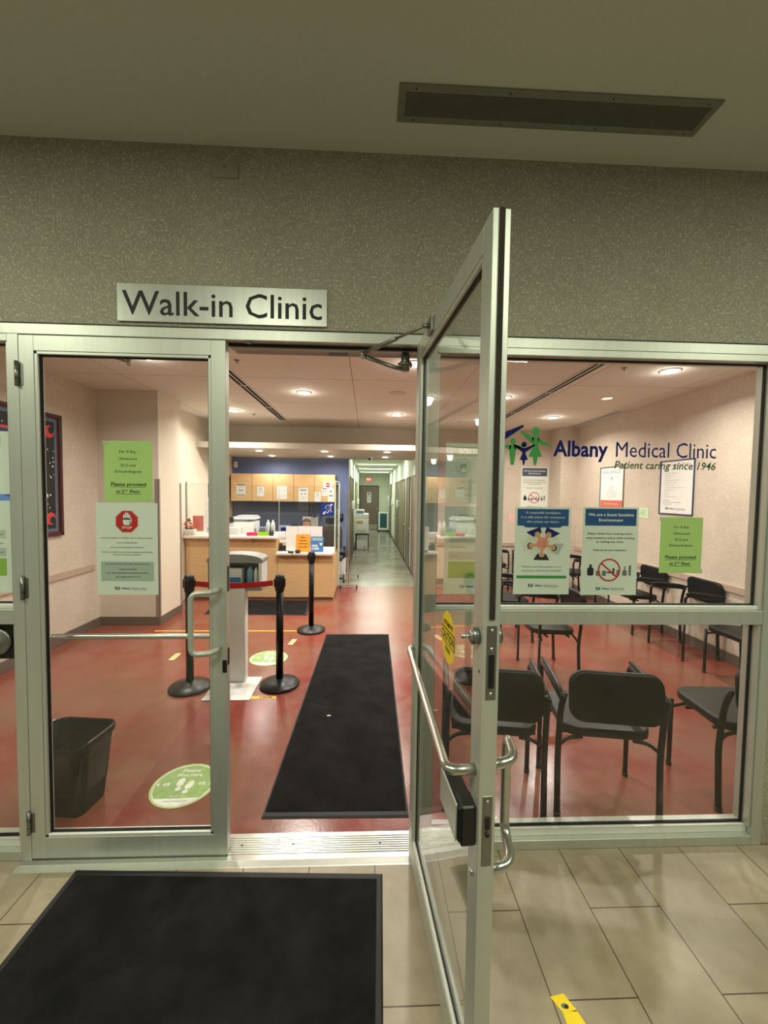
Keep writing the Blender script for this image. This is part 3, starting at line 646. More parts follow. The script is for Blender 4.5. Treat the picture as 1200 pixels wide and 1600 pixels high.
# floor stickers
def foot_decal(cx, cyy, r, rz, label):
    s = Sheet((0, 0, -.0002), FL, .01, .01, DEC, .0003)
    s.poly(circ(r, 48), DECR, 1); s.poly(circ(r*.93, 48), DECW, 2); s.poly(circ(r*.90, 48), DEC, 3)
    k = r/.18
    seg = [(r*.90*math.cos(a), r*.90*math.sin(a)) for a in [math.radians(q) for q in range(222, 319, 8)]]; s.poly(seg, DECW, 4)
    s.text('Please', 0, .105*k, .026*k, DECW, fit=.1*k, bold=.02, l=4); s.text('Wait Here', 0, .065*k, .026*k, DECW, fit=.15*k, bold=.02, l=4)
    for u, rot, dv in ((-.026, .10, .012), (.030, -.06, -.012)):
        def q(poly): c_, s_ = math.cos(rot), math.sin(rot); return [(k*(u+x*c_-y*s_), k*(dv+x*s_+y*c_)) for x, y in poly]
        s.poly(q([(x*.021+(.003 if y > 0 else 0), y*.036+.006) for x, y in [(math.cos(2*PI*i/20), math.sin(2*PI*i/20)) for i in range(20)]]), DECW, 5)
        s.poly(q([(x*.016, y*.016-.048) for x, y in [(math.cos(2*PI*i/16), math.sin(2*PI*i/16)) for i in range(16)]]), DECW, 5)
    s.text('6ft', -.10*k, -.008*k, .026*k, DECW, bold=.02, l=4); s.text('6ft', .10*k, -.008*k, .026*k, DECW, bold=.02, l=4)
    s.poly([(-.158*k, .004*k), (-.138*k, .020*k), (-.143*k, .004*k), (-.138*k, -.012*k)], DECW, 4); s.poly([(.158*k, .004*k), (.138*k, .020*k), (.143*k, .004*k), (.138*k, -.012*k)], DECW, 4)
    s.text('Thank You', 0, -.098*k, .014*k, DECW, bold=.0, l=4)
    s.text('Albany Medical Clinic', .005, -.135*k, .011*k, DGREEN, fit=.13*k, l=5)
    o = s.done('floor_decal', label, 'floor sticker'); o.location = (cx, cyy, 0); o.rotation_euler = (0, 0, rz)
foot_decal(-1.075, .49, .185, .03, 'round green Please Wait Here floor sticker behind the closed left door')
foot_decal(-1.028, 2.345, .196, -.03, 'round green footprint floor sticker behind the queue post')
b = MB(); b.box(-2.64, -.86, 3.172, 3.20, -.001, .0008, YTAPE); tag(b.build('floor_tape'), 'long yellow tape line across the red floor before reception', 'floor tape')
def arrow_tape(x, y, rz, label):
    s = Sheet((0, 0, -.0002), FL, .055, .17, PTAPE, .001); s.poly([(-.004, -.05), (.004, -.05), (.004, .03), (.014, .03), (0, .055), (-.014, .03), (-.004, .03)], INK, 1)
    s.text('6 ft', 0, -.072, .012, INK, l=2) if False else None
    o = s.done('arrow_tape', label, 'floor tape'); o.location = (x, y, 0); o.rotation_euler = (0, 0, rz)
arrow_tape(-2.02, 2.386, .0, 'pale yellow arrow tape on the red floor left of the queue belt')
arrow_tape(-.865, 2.806, -.15, 'pale yellow arrow tape on the red floor near the far queue post')
s = Sheet((-.87, 1.515, -.0002), FL, .21, .05, YTAPE, .001); s.text('LINE', .02, -.014, .03, INK, fit=.1, bold=.03)
s.done('line_tape', 'short yellow LINE tape at the base of the right queue post', 'floor tape')
# curved yellow tape piece on lobby tiles
s = Sheet((.705, -.64, -.0002), FL, .05, .06, YEL, .001)
pts = [(.682, -.574), (.705, -.62), (.722, -.67), (.731, -.73), (.733, -.80)]
pts = [(x-.705, y+.64) for x, y in pts]
for i in range(4):
    (x0, y0), (x1, y1) = pts[i], pts[i+1]; w0 = .026
    s.poly([(x0-w0, y0-.004), (x1-w0, y1), (x1+w0, y1+.0), (x0+w0, y0+.004)], YEL, 1)
s.disc(-.01, .035, .013, GREY, 2, .008, 10); s.disc(-.005, .033, .008, INK, 3, .006, 8)
s.done('yellow_tape_strip', 'worn curved strip of bright yellow tape on the lobby tiles', 'floor tape')
# ------------------------------------------------------------------ queue posts
def post(x, y, label, group='black retractable belt queue posts'):
    t_ = thing('queue_post', label, 'queue post', (x, y, 0), 0, group)
    b = MB(); b.lathe([(.174, 0), (.178, .012), (.170, .024), (.10, .046), (.045, .062), (.036, .066), (0, .066)], BLK, n=48); b.build('base', t_)
    b = MB(); b.tube([(0, 0, .06), (0, 0, .90)], .0325, BLKM, 24); pole = b.build('pole', t_)
    b = MB(); b.lathe([(.036, .86), (.042, .875), (.042, .985), (.040, 1.0), (.030, 1.012), (0, 1.013)], BLK, n=28)
    for a in range(4): b.T = Matrix.Rotation(a*PI/2, 4, 'Z'); b.box(.036, .050, -.018, .018, .90, .975, BLK, .003)
    b.build('belt_head', pole); return t_
p0 = post(-1.565, 1.70, 'black queue post on the left end of the red belt')
p1 = dup(p0); p1.location = (-.784, 1.745, 0); p1['label'] = 'black queue post on the right end of the red belt'
p2 = dup(p0); p2.location = (-.703, 3.205, 0); p2['label'] = 'black queue post standing alone at the far end of the runner mat'
b = MB(); n = 14; vs = []; fs = []
for i in range(n+1):
    t2 = i/n; x = -1.515+t2*(.670); y = 1.703+t2*.042; z = .935-.028*4*t2*(1-t2)*.8
    for dy in (-.0012, .0012):
        for dz in (-.024, .024): vs.append((x, y+dy, z+dz))
for i in range(n):
    a = i*4; c = a+4; fs += [(a, a+1, c+1, c), (a+3, a+2, c+2, c+3), (a+1, a+3, c+3, c+1), (a+2, a, c, c+2)]
fs += [(0, 2, 3, 1), (n*4, n*4+1, n*4+3, n*4+2)]; b.add(vs, fs, BELT)
tag(b.build('retractable_belt'), 'red webbing belt stretched between the two nearer queue posts', 'belt')
# ------------------------------------------------------------------ sanitizer kiosk
t_ = thing('sanitizer_kiosk', 'grey hand sanitizer kiosk on a white column behind the red belt', 'sanitizer stand', (-1.176, 1.68, 0))
b = MB(); vs = [(sx*.198, sy*.215, z) for z in (0, .006) for sx, sy in ((-1, -1), (1, -1), (1, 1), (-1, 1))]+[(-.15, -.14, .03), (.15, -.14, .03), (.15, .16, .03), (-.15, .16, .03)]
fs = [(3, 2, 1, 0)]+[(i, (i+1) % 4, 4+(i+1) % 4, 4+i) for i in range(4)]+[(4+i, 4+(i+1) % 4, 8+(i+1) % 4, 8+i) for i in range(4)]+[(8, 9, 10, 11)]
b.add(vs, fs, WHP); b.build('base_plate', t_)
b = MB(); b.box(-.08, .085, .055, .15, .03, .90, WHP, .008, 2); b.build('column', t_)
HX0, HX1 = -.245, .232
b = MB(); b.box(HX0, HX1, .06, .27, .862, .90, STEEL, .004); b.box(HX0, HX0+.014, .065, .27, .90, 1.13, STEEL, .002); b.box(HX0, HX1, .255, .27, .90, 1.15, STEEL, .002); b.build('tray', t_)
hc = (HX0+HX1)/2; hw = (HX1-HX0)/2+.006
hood = [(hc-hw, 1.115)]+[(hc+hw*math.cos(a), 1.14+.052*math.sin(a)) for a in [PI-i*PI/14 for i in range(0, 15)]]+[(hc+hw, 1.115)]
b = MB(); b.prism(hood, (0, .055, 0), (1, 0, 0), (0, 0, 1), -.22, STEEL); b.build('hood', t_)
b = MB(); b.box(HX1-.030, HX1, .062, .262, .90, 1.13, WHP, .004); b.build('side_panel', t_)
b = MB(); b.box(-.13, .035, .13, .24, .90, 1.05, WHP, .006); b.box(-.12, .025, .126, .131, .925, .97, BLUE2, .002); b.build('glove_box', t_)
b = MB(); b.lathe([(.026, .90), (.028, .91), (.028, 1.02), (.02, 1.05), (.008, 1.06), (.008, 1.08)], LIQ, (.105, .15, 0), 18); b.build('blue_bottle', t_)
b = MB(); b.lathe([(.018, .90), (.019, .91), (.019, 1.02), (.01, 1.045), (.004, 1.06)], WHP, (.158, .15, 0), 18); b.build('white_bottle', t_)
# ------------------------------------------------------------------ waste bin
t_ = thing('waste_bin', 'black plastic waste bin lined with a bag behind the closed left door', 'waste bin', (-1.635, .36, 0), -.10)
def bin_mesh(b, w0, d0, w1, d1, h, th_, m, dip=.035):
    def ring(wd, dp, z, dipk): return [(x, y, z-dipk*abs(x/(wd/2))**0+(dipk*(1-abs(y)/(dp/2)) if 0 else 0)) for x, y in rr(wd, dp, min(wd, dp)*.22, 6)]
    R_ = [ring(w0, d0, 0, 0), ring(w1, d1, h, 0), ring(w1+.012, d1+.012, h, 0), ring(w1+.012, d1+.012, h+.01, 0), ring(w1-.012, d1-.012, h+.01, 0), ring(w0-.02, d0-.02, .02, 0)]
    # sagging rim: lower the middle of the long sides
    out = []
    for k, r_ in enumerate(R_):
        q = []
        for x, y, z in r_:
            if 1 <= k <= 4: z -= dip*(1-(x/(w1/2))**2)*(1 if y < 0 else .35)
            q.append((x, y, z))
        out.append(q)
    n = len(out[0]); vs = [p for r_ in out for p in r_]; fs = []
    for i in range(5):
        for k in range(n): fs.append((i*n+k, i*n+(k+1) % n, (i+1)*n+(k+1) % n, (i+1)*n+k))
    fs += [tuple(range(n))[::-1], tuple(5*n+k for k in range(n))]; b.add(vs, fs, m, True)
b = MB(); bin_mesh(b, .27, .20, .355, .27, .40, .004, M('bin_black', (15,15,14), .6, 0, .05, 20, spec=.15)); b.build('bin_body', t_)
BAG = M('bin_bag_film', (12,12,13), .3, 0, .2, 60, .5, spec=.35)
b = MB(); n = 56; vs = []; fs = []
base_r = rr(.372, .288, .07, 13)
n = len(base_r)
for j, (k, z, amp) in enumerate(((1.005, .375, .004), (1.01, .402, .004), (.985, .414, .003), (.955, .40, .003), (.90, .30, .008), (.80, .12, .012))):
    for i, (x, y) in enumerate(base_r):
        zz = z-(.035*(1-(x/.18)**2)*(1 if y < 0 else .35) if j < 4 else 0)+random.uniform(-amp, amp)*.7
        q = k+random.uniform(-amp, amp); vs.append((x*q, y*q, zz))
for j in range(5):
    for i in range(n): fs.append((j*n+i, j*n+(i+1) % n, (j+1)*n+(i+1) % n, (j+1)*n+i))
b.add(vs, fs, BAG, True); b.build('bin_liner', t_)
# ------------------------------------------------------------------ chairs (front towards +Y)
def pad(b, wd, ht, r, th_, m, T, crown=.0):
    b.T = T; q = bmesh.new(); n = 7
    P = rr(wd, ht, r, n); lo = [q.verts.new((x, y, 0)) for x, y in P]; f = q.faces.new(lo)
    ex_ = bmesh.ops.extrude_face_region(q, geom=[f]); top = [v for v in ex_['geom'] if isinstance(v, bmesh.types.BMVert)]
    for v in top: v.co.z += th_
    ed = [e for e in q.edges if abs(e.verts[0].co.z-e.verts[1].co.z) < 1e-6]
    bmesh.ops.bevel(q, geom=ed, offset=min(.014, th_*.45), segments=3, profile=.6, affect='EDGES')
    b.merge(q, m, True); b.T = Matrix.Identity(4)
def make_chair(label, seatm=VINYL, arms=True):
    t_ = thing('guest_chair', label, 'chair', group='black vinyl guest chairs')
    b = MB(); pad(b, .47, .42, .09, .05, seatm, Matrix.Translation((0, .045, .445)) @ Matrix.Rotation(.04, 4, 'X')); b.build('seat', t_)
    Tb = Matrix.Translation((0, -.215, .698)) @ Matrix.Rotation(PI/2-.12, 4, 'X')
    b = MB(); pad(b, .47, .265, .075, .032, seatm, Tb); b.build('backrest', t_)
    b = MB(); pad(b, .455, .25, .07, .014, SHELL, Tb @ Matrix.Translation((0, 0, .030))); b.build('back_shell', t_)
    for sx in (-1, 1):
        x = .262*sx
        b = MB(); b.tube([(x, .205, .01), (x, .205, .44)], .0145, BLKM, 10, flat=.85); b.lathe([(.0165, 0), (.0165, .02)], BLK, (x, .205, 0), 10); b.build('leg', t_)
        b = MB(); b.tube(bend([(x, -.185, .01), (x, -.165, .35), (x, -.19, .60), (x*.97, -.22, .70)], .08), .017, BLKM, 10, flat=.85); b.lathe([(.019, 0), (.019, .02)], BLK, (x, -.185, 0), 10); b.build('leg', t_)
        b = MB()
        if arms: b.tube(bend([(x, .205, .43), (x, .205, .705), (x, -.20, .665)], .05, 6), .0145, BLKM, 10)
        F_ = [bend([(x, .19, .40), (x*.8, .17, .425), (x*.5, .17, .43)], .04), bend([(x, -.165, .38), (x*.8, -.15, .42), (x*.5, -.15, .43)], .04)]
        if not arms:
            for q in F_: b = MB(); b.tube(q, .010, BLKM, 8); b.build('seat_bracket', t_)
            continue
        for q in F_: b.tube(q, .010, BLKM, 8)
        af = b.build('arm_frame', t_)
        b = MB(); b.tube([(x, .20, .722), (x, .14, .726), (x, -.12, .702), (x, -.24, .684)], [.012, .02, .02, .014], BLK, 12, flat=.6)
        b.build('armrest', af)
    b = MB(); b.tube([(-.23, -.09, .425), (.23, -.09, .425)], .011, BLKM, 8); b.tube([(-.23, .12, .428), (.23, .12, .428)], .011, BLKM, 8); b.build('cross_bar', t_)
    return t_
# (centre x, y, heading angle, label)   heading = rotation about Z, front local +Y
chairs = [(1.345, .355, -.16, 'black guest chair with its back to the right window, centre of the pane'),
 (.735, .40, -.16, 'black guest chair next to the open door, its back to the window'),
 (2.25, .40, -.03, 'armless black guest chair at the right end of the window, cut off by the frame'),
 (3.60, 1.70, PI/2, 'armless black guest chair by the right wall nearest the window'),
 (3.60, 2.50, PI/2, 'black guest chair by the right wall, below the green notice'),
 (3.58, 3.30, PI/2, 'black guest chair by the right wall, third from the window'),
 (3.55, 4.75, PI/2, 'black guest chair by the right wall beside the corner pier'),
 (1.82, 2.02, PI/2, 'grey-sheened guest chair standing alone in mid floor behind the window rail'),
 (1.80, 3.05, PI/2, 'guest chair just behind the lone mid floor chair'),
 (2.32, 5.55, PI, 'guest chair against the far wall under the pink note'),
 (3.05, 5.50, PI, 'guest chair against the far wall behind the window posters')]
c0 = None
for i, (x, y, a, lab) in enumerate(chairs):
    if i in (2, 3):
        if i == 2: ca = c = make_chair(lab, VINYL, False)
        else: c = dup(ca)
    else: c = make_chair(lab) if i == 0 else dup(c0)
    if i == 0: c0 = c
    c.location = (x, y, 0); c.rotation_euler = (0, 0, a); c['label'] = lab
# ------------------------------------------------------------------ ceiling fittings
def downlight(x, y, z, label, group, power, r=.062):
    t_ = thing('ceiling_light', label, 'ceiling light', (x, y, z), 0, group)
    b = MB(); k = r/.054
    b.lathe([(.085*k, 0), (.085*k, -.006), (.066*k, -.009), (.064*k, -.002)], WHP, n=32); b.build('trim_ring', t_)
    b = MB(); b.lathe([(.064*k, -.002), (.058*k, -.012), (0, -.016)], LENS, n=32); b.build('lens', t_)
    lamp('lamp', (0, 0, -.030), .12*k, power, WARM, t_, spread=2.7 if z > 2.8 else 2.9)
    l = bpy.data.lights.new('ceiling_fill', 'POINT'); l.energy = power*.07; l.color = WARM; l.shadow_soft_size = .05  # extra point light, added to brighten the ceiling around the fitting
    o = bpy.data.objects.new('ceiling_fill', l); C.objects.link(o); o.location = (0, 0, -.055); o.parent = t_
    return t_
names = {(-2.13,2.09): 'leftmost front', (.44,2.09): 'front centre, beside the opener arm,', (3.01,2.10): 'right front', (-.83,3.33): 'large central', (1.74,3.33): 'second-row right', (-2.12,4.57): 'far left', (.445,4.63): 'far centre', (2.97,4.58): 'far right'}
for (x, y) in LAMPS_CEIL: downlight(x, y, 3.02, names[(x, y)]+' round recessed downlight in the waiting room ceiling', 'waiting room ceiling downlights', P_DOWN)
sn = ['front left', 'rear left', 'front middle', 'rear middle', 'front right', 'rear right']
for (x, y), q in zip(LAMPS_SOFF, sn): downlight(x, y, 2.5, q+' small downlight in the bulkhead over reception', 'bulkhead downlights', P_SOFF, .05)
def slot(x0, x1, y0, y1, label):
    t_ = thing('slot_diffuser', label, 'air vent', ((x0+x1)/2, (y0+y1)/2, 3.02)); hx = (x1-x0)/2; hy = (y1-y0)/2
    b = MB()
    for q in (-hx, -.006, hx-.012): b.box(q, q+.012, -hy, hy, -.010, 0, WHP, .001)
    y = -hy
    while y < hy: b.box(-hx, hx, y, y+.012, -.009, 0, WHP); y += 1.22
    b.box(-hx, hx, hy-.012, hy, -.009, 0, WHP); b.build('frame', t_)
    b = MB(); b.box(-hx, hx, -hy, hy, -.003, 0, DARKH); b.build('slot', t_)
slot(-1.56, -1.44, .6, 5.31, 'long dark slot diffuser in the ceiling left of the doorway view')
slot(2.14, 2.26, .6, 5.31, 'long dark slot diffuser in the ceiling over the right waiting area')
slot(3.66, 3.76, 4.0, 5.40, 'short slot diffuser in the ceiling close to the right wall')
for x, y, q in ((-1.875, 4.84, 'far left'), (-1.285, 2.13, 'near the doorway'), (2.506, 2.05, 'near the right slot diffuser')):
    b = MB(); b.lathe([(.03, 0), (.028, -.004), (.006, -.006), (.006, -.02), (.014, -.022), (.014, -.025)], ALU_D, n=14)
    tag(b.build('sprinkler_head', None, (x, y, 3.02)), 'small pendant sprinkler head in the ceiling, '+q, 'sprinkler', 'ceiling sprinkler heads')
b = MB(); b.lathe([(.11, 0), (.11, -.004), (.06, -.010), (.0, -.012)], PAINTG, n=24); tag(b.build('ceiling_speaker', None, (.355, 3.25, 3.02)), 'flat round beige cover plate in the ceiling near the central light', 'cover plate')
b = MB(); b.lathe([(.05, 0), (.05, -.02), (.036, -.03), (.034, -.05), (.0, -.066)], WHP, n=20); b.T = Matrix.Translation((-.02, -.03, -.045)); b.lathe([(.02, -.02), (.03, 0), (.02, .02)], BLK, n=14)
tag(b.build('dome_camera', None, (.042, 6.43, 2.5)), 'small black and white security camera under the bulkhead', 'camera')
b = MB(); b.box(-.04, .04, -.06, 0, -.06, .07, WHP, .012, 2); tag(b.build('motion_sensor', None, (-2.86, 7.0, 2.33)), 'white motion sensor at the left end of the blue wall', 'sensor')
b = MB(); b.tube([(-.12, -.105, .022), (-.06, -.06, .012), (-.06, -.055, .010)], .007, ALU_D, 8); b.tube([(-.07, -.07, .018), (0, 0, 0)], .005, ALU_B, 8); b.tube([(-.07, -.055, .006), (0, .008, -.006)], .005, ALU_B, 8); b.tube([(0, 0, -.022), (0, 0, .014)], .009, ALU_B, 10)
tag(b.build('door_closer_arm', None, (-1.205, .215, 2.395)), 'thin silver closer arm seen at the top of the closed left door glass', 'closer arm')
t_ = thing('ceiling_light', 'small dim round light in the ceiling right of the slot diffuser', 'ceiling light', (3.06, 3.25, 3.02), 0)
b = MB(); b.lathe([(.085, 0), (.085, -.006), (.070, -.009), (.068, -.002)], WHP, n=32); b.build('trim_ring', t_)
b = MB(); b.lathe([(.068, -.002), (.06, -.01), (0, -.012)], M('dim_lens', (250,244,232), .5, 0, 0, 5, 0, .9), n=32); b.build('lens', t_)
# ------------------------------------------------------------------ art on the left wall
t_ = thing('framed_artwork', 'tall dark framed artwork with red and white shapes on the left wall', 'picture', (-3.448, 2.05, 1.90), 0)
WD, HT = 1.48, 1.33
b = MB()
for y0, y1, z0, z1 in ((-WD/2, WD/2, HT/2-.035, HT/2), (-WD/2, WD/2, -HT/2, -HT/2+.035), (-WD/2, -WD/2+.035, -HT/2, HT/2), (WD/2-.035, WD/2, -HT/2, HT/2)): b.box(0, .03, y0, y1, z0, z1, M('dark_mahogany', (70,34,30), .35), .004)
b.build('picture_frame', t_)
UVL = (Vector((0, 1, 0)), Vector((0, 0, 1)))
s = Sheet((.002, 0, 0), UVL, WD-.06, HT-.06, M('art_maroon', (112,44,50), .5))
s.rect(0, 0, WD-.11, HT-.11, M('art_slate', (84,110,130), .5), 1); s.rect(0, 0, WD-.17, HT-.17, M('art_black', (26,24,28), .5), 2)
AR = M('art_red', (206,62,54), .5); AN = M('art_indigo', (44,48,104), .5); AB = M('art_black', (26,24,28))
s.rect(0, 0, WD-.43, HT-.43, AR, 3); s.rect(0, 0, WD-.48, HT-.48, AN, 4)
for k in range(190):
    u = random.uniform(-.645, .645); v = random.uniform(-.57, .57)
    if abs(u) > .54 or abs(v) > .47: s.disc(u, v, random.choice((.006, .008, .011)), WHITE, 4, n=8)
for u in (-.585, .585):
    for v in (-.47, .47):
        s.disc(u, v, .068, AR, 5); s.disc(u*1.045, v*1.04, .040, AB, 6)
s.poly([(-.3, -.1), (-.1, -.18), (.2, -.1), (.36, .05), (.2, .10), (-.1, .0)], WHITE, 5); s.poly([(-.2, .2), (0, .15), (.25, .3), (.1, .36)], WHITE, 5)
s.poly([(-.36, -.2), (-.15, -.3), (.2, -.26), (0, -.2)], BLUE2, 5)
s.done('canvas', parent=t_)
# ------------------------------------------------------------------ posters on the right / far walls
def wallframe(O, UV, wd, ht, name, label, m=ALU_D):
    t_ = thing(name, label, 'poster', O); U, V = UV; b = MB(); N = U.cross(V); f = .012
    for u0, u1, v0, v1 in ((-wd/2, wd/2, ht/2-f, ht/2), (-wd/2, wd/2, -ht/2, -ht/2+f), (-wd/2, -wd/2+f, -ht/2, ht/2), (wd/2-f, wd/2, -ht/2, ht/2)):
        b.prism([(u0, v0), (u1, v0), (u1, v1), (u0, v1)], (0, 0, 0), U, V, .012, m)
    b.build('poster_frame', t_); return t_
t_ = wallframe((3.868, 3.04, 1.88), YZ, .56, .69, 'framed_poster', 'blue framed screening list on the right wall', M('navy_frame', (60,68,104), .4, .2))
s = Sheet(YZ[0].cross(YZ[1])*.003, YZ, .53, .66, WHITE)
s.text('CONSIDER SCREENING', .03, .27, .024, RED, fit=.36); s.line(-.2, .235, .2, .25, .002, GREY)
for i, L in enumerate(('Over 50', 'Change in bowel or bladder habits', 'A sore that does not heal', 'Unusual bleeding', 'Thickening or lump in breast or elsewhere', 'Indigestion or difficulty swallowing', 'Loss of weight or appetite', 'Obvious change in a wart or mole or persistent cough', 'Nagging cough or hoarseness', 'Family history', 'Recent travel', 'Persistent headache or night sweats')): s.text(L, -.2, .205-i*.030, .010, GREY, 'L')
for i, L in enumerate(('For Women: PAP test', 'Consider a yearly check-up; please ask your family doctor', 'Your doctor is here to help')): s.text(L, -.22, -.17-i*.025, .009, INK, 'L', bold=.01)
logo(s, -.16, -.29, .04, TEALI, tw=.26)
s.done('print', parent=t_)
t_ = wallframe((3.868, 4.39, 1.88), YZ, .62, .70, 'framed_poster', 'silver framed BALANCE poster with a salmon base on the right wall')
s = Sheet(YZ[0].cross(YZ[1])*.003, YZ, .59, .67, WHITE)
s.text('BALANCE', 0, .24, .05, GREY, fit=.45); s.text('nutrition', -.16, .17, .018, GREY); s.text('fitness', .16, .17, .018, GREY); s.poly([(-.04, .12), (0, .2), (.04, .12), (0, .16)], GREY, 2)
for i, L in enumerate(('Lifestyle', 'Psychology', 'Energy Therapy', 'Massage and Physiotherapy', 'Custom-made Orthotics', 'Chiropractic Services')): s.text(L, 0, .03-i*.034, .018, GREY)
s.rect(0, -.255, .57, .14, SALMON, 1); s.text('for your health and wellness', 0, -.25, .022, WHITE); s.done('print', parent=t_)
s = scent((3.25, 5.897, 1.89), XZ, .54, 'x', '', SLATE); s.done('scent_poster', 'scent sensitive poster on the far wall above the respectful workplace poster', 'poster')
s = Sheet((2.86, 5.897, 1.31), XZ, .20, .14, PINKN); s.text('Please keep', 0, .02, .016, SALMON); s.text('your distance', 0, -.02, .016, SALMON); s.done('small_note', 'small pale pink note on the far wall left of the posters', 'note')
s = Sheet((3.867, 3.63, 1.53), YZ, .21, .15, MINTN); s.text('Please turn', 0, .025, .014, DGREEN); s.text('off phones', 0, -.005, .014, DGREEN); s.text('Thank you', 0, -.035, .014, DGREEN); s.done('small_note', 'small pale green note on the right wall beside the framed list', 'note')
# ------------------------------------------------------------------ reception
t_ = thing('reception_counter', 'tall maple left section of the reception counter', 'counter', (-2.2, 5.0, 0))
b = MB(); b.box(-.725, .735, -.31, .40, .04, 1.0, MAPLE, .003); b.build('cabinet', t_)
b = MB(); b.box(-.73, .73, -.316, -.31, .86, .965, M('dark_maple_rail', (196,158,108), .45), .001); b.build('upper_panel', t_)  # rail in a darker maple tone than the cabinet
b = MB(); b.box(-.72, .73, -.27, .38, 0, .04, GUARD); b.build('kick_plate', t_)
b = MB(); b.box(-.728, .735, -.40, .42, 1.0, 1.045, SLAB, .006, 2); b.build('worktop', t_)
b = MB()
for x in (-.35, .33): b.box(x, x+.015, -.35, -.31, .93, 1.0, MAPLE_D)
b.build('bracket', t_)
t_ = thing('reception_desk', 'low maple right section of the reception counter', 'counter', (-1.02, 5.0, 0))
b = MB(); b.box(-.44, .45, -.31, .35, .04, .74, MAPLE, .003); b.box(.45, .468, -.31, .66, .03, .745, MAPLE, .002); b.build('cabinet', t_)
b = MB(); b.box(-.44, .45, -.316, -.31, .62, .73, M('dark_maple_rail', (196,158,108), .45), .001); b.build('upper_panel', t_)
b = MB(); b.box(-.44, .46, -.27, .33, 0, .04, GUARD); b.build('kick_plate', t_)
b = MB(); b.box(-.445, .455, -.40, .37, .74, .785, SLAB, .006, 2); b.build('worktop', t_)
b = MB()
for x in (-.18, .20): b.box(x, x+.012, -.34, -.31, .67, .74, MAPLE_D)
b.build('bracket', t_)
t_ = thing('acrylic_screen', 'clear acrylic sneeze guard along the front of reception', 'screen', (-1.75, 4.75, 0))
b = MB(); b.box(-1.17, .30, -.003, .003, 1.047, 1.86, ACRYL); b.build('left_pane', t_)
b = MB(); b.box(.305, 1.18, -.003, .003, .787, 1.86, ACRYL); b.build('right_pane', t_)
b = MB(); b.box(-1.17, -.66, -.004, .004, 1.86, 1.866, LGREY); b.box(.299, .306, -.005, .005, 1.046, 1.86, LGREY); b.box(-1.185, -1.17, -.012, .012, 1.047, 1.90, GREYP, .002); b.build('edge_trim', t_)
t_ = thing('side_screen', 'clear side screen with pale edges at the right end of reception', 'screen', (-.537, 5.2, 0))
b = MB(); b.box(-.003, .003, -.45, .45, .75, 1.95, ACRYL); b.build('pane', t_)
EDG = M('screen_edge', (214,226,206), .3)
b = MB(); b.box(-.010, .010, -.465, -.445, .745, 1.95, EDG, .002); b.box(-.012, .012, .44, .47, .03, 1.95, EDG, .002); b.box(-.008, .008, -.45, .45, 1.945, 1.955, EDG); b.build('edge_trim', t_)
def papers(items, base_lab, name='posted_notice', group=None): pass
